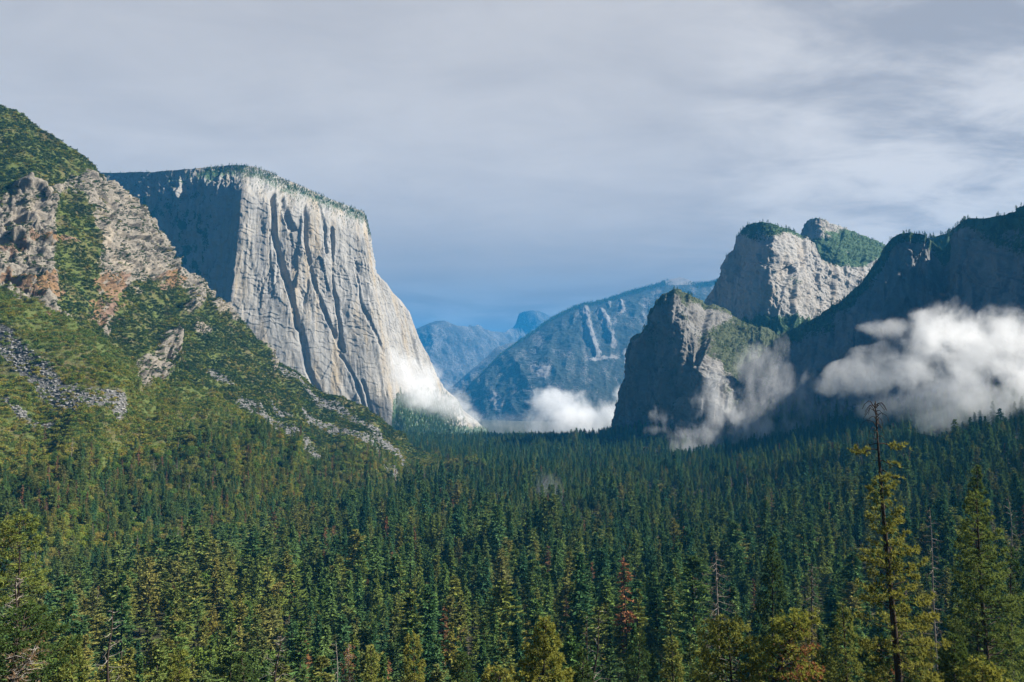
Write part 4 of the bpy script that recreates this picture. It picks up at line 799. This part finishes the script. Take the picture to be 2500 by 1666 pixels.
# ------------------------------------------------------------------ the trees one can tell apart: nearest ones as objects
allP = np.concatenate([V1, Qc]); allS = np.concatenate([sp1, csp]); allK = np.concatenate([sc1, csc])
Hh = np.array([PROTO[s][0]['H'] for s in allS]) * allK
topx, topy, d = proj(allP + np.c_[0 * Hh, 0 * Hh, Hh])
size = Hh / d
vis = (topx > 8) & (topx < 2492) & (topy < 1640)
order = np.argsort(-(size * np.where(vis, 1, 0)))
QUOTA = dict(fir=170, pine=120, oak=36, rust=34, snag=14)
SAY = dict(fir='dark green spire-topped fir', pine='olive green pine with a loose crown', oak='round-crowned bright green broadleaf tree', rust='rusty brown dying conifer', snag='bare grey dead conifer')
CAT = dict(fir='fir tree', pine='pine tree', oak='broadleaf tree', rust='dying tree', snag='dead tree')
ZONE = [(430, 'by the gnarled snag'), (760, 'below the grey scree'), (1120, 'below the pale cliff'), (1480, 'below the valley-gap cloud'), (1860, 'below the dark crag'), (2220, 'around the dead-topped pine'), (9999, 'right of the dead-topped pine')]
first_of = {}; chosen = np.zeros(len(allP), bool); cnt = {k: 0 for k in QUOTA}
def plant(k, i, loc, rz, s, label, group):
    p = PROTO[k][i]
    if (k, i) not in first_of:
        o = bpy.data.objects.new(p['kind'], None); COL.objects.link(o); o.empty_display_size = 1
        link('trunk', p['trunk'], o); link('crown', p['crown'], o); first_of[(k, i)] = o
    else:
        src = first_of[(k, i)]; o = src.copy(); COL.objects.link(o)
        for ch in src.children:
            c = ch.copy(); COL.objects.link(c); c.parent = o
    o.location = loc; o.rotation_euler = (random.gauss(0, .025), random.gauss(0, .025), rz); o.scale = s
    tag(o, label, CAT[k], group); return o
for j in order:
    if not vis[j]: break
    k = str(allS[j])
    if cnt[k] >= QUOTA[k]: continue
    cnt[k] += 1; chosen[j] = True
    zone = next(z for lim, z in ZONE if topx[j] < lim); rank = 'front rank' if topy[j] > 1430 else 'back rank'
    s = float(allK[j]); f = random.uniform
    plant(k, random.randrange(len(PROTO[k])), allP[j].tolist(), f(0, 6.28), (s * f(.85, 1.15), s * f(.85, 1.15), s), '%s, %s, %s' % (SAY[k], rank, zone), '%ss of the %s %s' % (CAT[k], rank, zone))
for px_, py_, Y_, h_, lab in ((1412, 1432, 520, 19, 'small coral red dead fir among dark green firs above the pointed young pine'), (1046, 1350, 760, 36, 'tall narrow rusty fir among green firs below the pale cliff'), (898, 1412, 600, 30, 'orange brown fir with a green foot below the scree slope'),
        (838, 1415, 610, 28, 'brown broad dying fir just left of the orange brown fir'), (1085, 1325, 800, 34, 'dull brown fir right of the tall narrow rusty fir'), (1052, 1240, 1050, 30, 'reddish fir at the dark middle of the valley forest'), (950, 1245, 1050, 26, 'small reddish fir left of the reddish fir in the dark valley'), (730, 1335, 800, 22, 'rust orange fir top at the foot of the hillside'), (1120, 1468, 470, 26, 'pinkish brown fir pair on the near slope')):
    tip = unproj(px_, py_, Y_); z_ = float(gz(tip[0], Y_)); k_ = max(tip[2] - z_, h_) / 33.0
    plant('rust', 0, [tip[0], Y_, tip[2] - 33 * k_], random.uniform(0, 6), (min(k_, 1.1), min(k_, 1.1), k_), lab, 'dying firs standing out in the forest')
rest = ~chosen & ~((d < 330) & (topy > 1720))
isv = np.arange(len(allP)) < len(V1)
a = rest & isv; b = rest & ~isv
TK = ['fir', 'pine', 'oak', 'rust', 'snag']
instancer('valley_forest', allP[a], allS[a].tolist(), allK[a], 'dense dark green conifer forest filling the valley floor', 'forest', TK)
instancer('hillside_forest', allP[b], allS[b].tolist(), allK[b], 'mixed conifers and round trees on the lower hillside', 'forest', TK)
# ------------------------------------------------------------------ clouds and haze
def cloud(name, Y, lobes, dens, label, cat='cloud', kind=None, nscale=1 / 70., namp=0.9, edge=0.35, group=None, depthk=0.8, warp=0.8, stretch=(1, 1, 1), thr=0.0):
    """lobes: (px, py, half width px, half height px, distance offset). The body is a lumpy closed hull; inside it the density swells and frays."""
    bm_pts = []
    for l in lobes:
        px, py, rx, ry = l[:4]; yy = Y + (l[4] if len(l) > 4 else 0); c = unproj(px, py, yy)
        rx_, rz_ = rx / F * yy, ry / F * yy; bm_pts.append((c, np.array([rx_, depthk * 0.5 * (rx_ + rz_), rz_])))
    m, nt = new_mat(name)
    pos = nd(nt, 'NewGeometry').outputs['Position']
    wv = nd(nt, 'TexNoise', {'Vector': pos, 'Scale': nscale * 0.55, 'Detail': 2.0}).outputs[1]
    pw = vmath(nt, 'ADD', pos, vmath(nt, 'SCALE', vmath(nt, 'SUBTRACT', wv, (0.5, 0.5, 0.5)))) if False else pos
    sc_ = nt.nodes.new('ShaderNodeVectorMath'); sc_.operation = 'SCALE'; nt.links.new(vmath(nt, 'SUBTRACT', wv, (0.5, 0.5, 0.5)), sc_.inputs[0]); sc_.inputs['Scale'].default_value = warp / nscale
    pw = vmath(nt, 'ADD', pos, sc_.outputs[0])
    tot = None
    for c, rad in bm_pts:
        q = vmath(nt, 'MULTIPLY', vmath(nt, 'SUBTRACT', mix_vec(nt, pos, pw), tuple(c)), tuple(1 / rad))
        e = mth(nt, 'SUBTRACT', 1.0, vmath(nt, 'LENGTH', q))
        tot = e if tot is None else nd(nt, 'Math', {0: tot, 1: e, 2: 0.25}, operation='SMOOTH_MAX').outputs[0]
    nz = noise(nt, vmath(nt, 'MULTIPLY', pw, stretch), nscale, 8, 0.66)
    v = mth(nt, 'ADD', tot, mth(nt, 'MULTIPLY', mth(nt, 'SUBTRACT', nz, 0.5), namp * 2))
    dn = mth(nt, 'MULTIPLY', ramp(nt, v, thr, thr + edge), dens)
    vol = nd(nt, 'VolumePrincipled', {'Color': (0.98, 0.985, 1.0, 1), 'Density': dn, 'Anisotropy': 0.2})
    nt.links.new(vol.outputs[0], nd(nt, 'OutputMaterial').inputs['Volume'])
    m.cycles.homogeneous_volume = False
    # hull: union of stretched spheres, lumpy
    V, Fc, n0 = [], [], 0
    import bmesh
    bm = bmesh.new(); bmesh.ops.create_icosphere(bm, subdivisions=4, radius=1.0)
    sv = np.array([v_.co[:] for v_ in bm.verts]); sf = np.array([[q_.index for q_ in f_.verts] for f_ in bm.faces]); bm.free()
    for c, rad in bm_pts:
        pts = c + sv * rad * 1.12; k = nscale
        lump = fbm(pts[:, 0] * k, pts[:, 1] * k, pts[:, 2] * k, 3, 301)
        V.append(c + sv * rad * (1.12 + 0.22 * lump)[:, None]); Fc.append(sf + n0); n0 += len(sv)
    me = mesh_np(name, np.concatenate(V), np.concatenate(Fc), [m])
    o = link(name, me)
    if len(lobes) > 1:
        rm = o.modifiers.new('union', 'REMESH'); rm.mode = 'VOXEL'; rm.voxel_size = max(2.0, float(min(b[1].min() for b in bm_pts)) * 0.12)
    tag(o, label, cat, group, kind)
    return o
def mix_vec(nt, a, b):
    n = nt.nodes.new('ShaderNodeMix'); n.data_type = 'VECTOR'; n.inputs[0].default_value = 0.5
    nt.links.new(a, n.inputs[4]); nt.links.new(b, n.inputs[5]); return n.outputs[1]

cloud('cloud', 1230, [(2390, 860, 170, 120), (2290, 830, 120, 100), (2260, 785, 90, 55), (2180, 800, 75, 32), (2490, 880, 150, 140), (2210, 910, 140, 80), (2110, 925, 110, 48), (2040, 945, 80, 26), (2400, 965, 150, 90), (2300, 955, 110, 80), (2430, 1050, 46, 65), (2390, 1070, 60, 26), (2600, 900, 140, 150), (2130, 1000, 60, 36), (2330, 1010, 110, 60), (2200, 985, 90, 50)], 0.013,
      'big bright white cloud hanging against the shaded wall on the right', nscale=1 / 60., namp=1.75, edge=0.5, warp=1.0, thr=0.14)
cloud('cloud', 4000, [(1385, 1020, 100, 64), (1350, 990, 70, 48), (1425, 1030, 100, 50), (1490, 1010, 60, 55), (1515, 975, 32, 44), (1310, 1045, 44, 46)], 0.010, 'white cloud lying on the forest in the valley gap left of the sheer crag', nscale=1 / 110., namp=1.25, edge=0.55, thr=0.05)
cloud('cloud', 2830, [(985, 920, 55, 72, 60), (1010, 955, 75, 55, 50), (1060, 975, 75, 46, 150), (1110, 1000, 62, 38, 250), (1040, 930, 50, 50, 120), (960, 880, 28, 40, 40), (1150, 1020, 40, 24, 300)], 0.012, 'white cloud clinging to the lower right face of the pale cliff', nscale=1 / 75., namp=1.3, edge=0.6, thr=0.06)
W = dict(kind='stuff', cat='mist', nscale=1 / 50., namp=2.1, warp=1.0, edge=0.6, thr=0.24, stretch=(1.5, 1.2, 0.75))
cloud('mist', 1930, [(1745, 1000, 60, 90), (1720, 1060, 100, 50), (1690, 1095, 100, 30), (1742, 930, 34, 60), (1820, 1065, 80, 36), (1850, 1040, 80, 44), (1615, 1020, 40, 36), (1600, 1050, 50, 20), (1880, 1080, 70, 26)], 0.008, 'torn wisps of mist before the foot of the sheer crag', **W)
cloud('mist', 1880, [(2030, 1010, 70, 70), (1985, 1000, 60, 45), (1900, 960, 110, 90), (1850, 900, 80, 80), (1880, 860, 50, 60), (2010, 935, 90, 26), (1820, 1000, 90, 80), (1950, 960, 100, 50), (1940, 1050, 110, 40)], 0.0045, 'thin grey mist between the sheer crag and the shaded wall', **W)
cloud('mist', 1180, [(1345, 1195, 50, 46), (1375, 1235, 60, 46), (1420, 1270, 60, 42), (1460, 1310, 40, 34), (1210, 1230, 90, 26)], 0.006, 'faint veil of mist rising out of the valley forest', **dict(W, thr=0.1))
cloud('mist', 3400, [(1230, 1035, 110, 36), (1180, 1045, 80, 26), (1280, 1025, 80, 34)], 0.0012, 'low mist over the far end of the forest', **W)

# the air of the valley: one closed box round everything, sky outside
HAZE = 3.7e-5
bx = (-21000, 21000, -3100, 31000, -120, 1650)
cx = np.array([[bx[i], bx[2 + j], bx[4 + k]] for i in (0, 1) for j in (0, 1) for k in (0, 1)], float)
hz = mesh_np('haze', cx, [[0, 1, 3, 2], [4, 6, 7, 5], [0, 4, 5, 1], [2, 3, 7, 6], [0, 2, 6, 4], [1, 5, 7, 3]], [])
m, nt = new_mat('haze'); vol = nd(nt, 'VolumePrincipled', {'Color': (0.05, 0.44, 1.0, 1), 'Density': HAZE, 'Anisotropy': 0.0})
nt.links.new(vol.outputs[0], nd(nt, 'OutputMaterial').inputs['Volume']); hz.materials.append(m)
tag(link('haze', hz), 'thin blue air filling the valley', 'haze', kind='stuff')
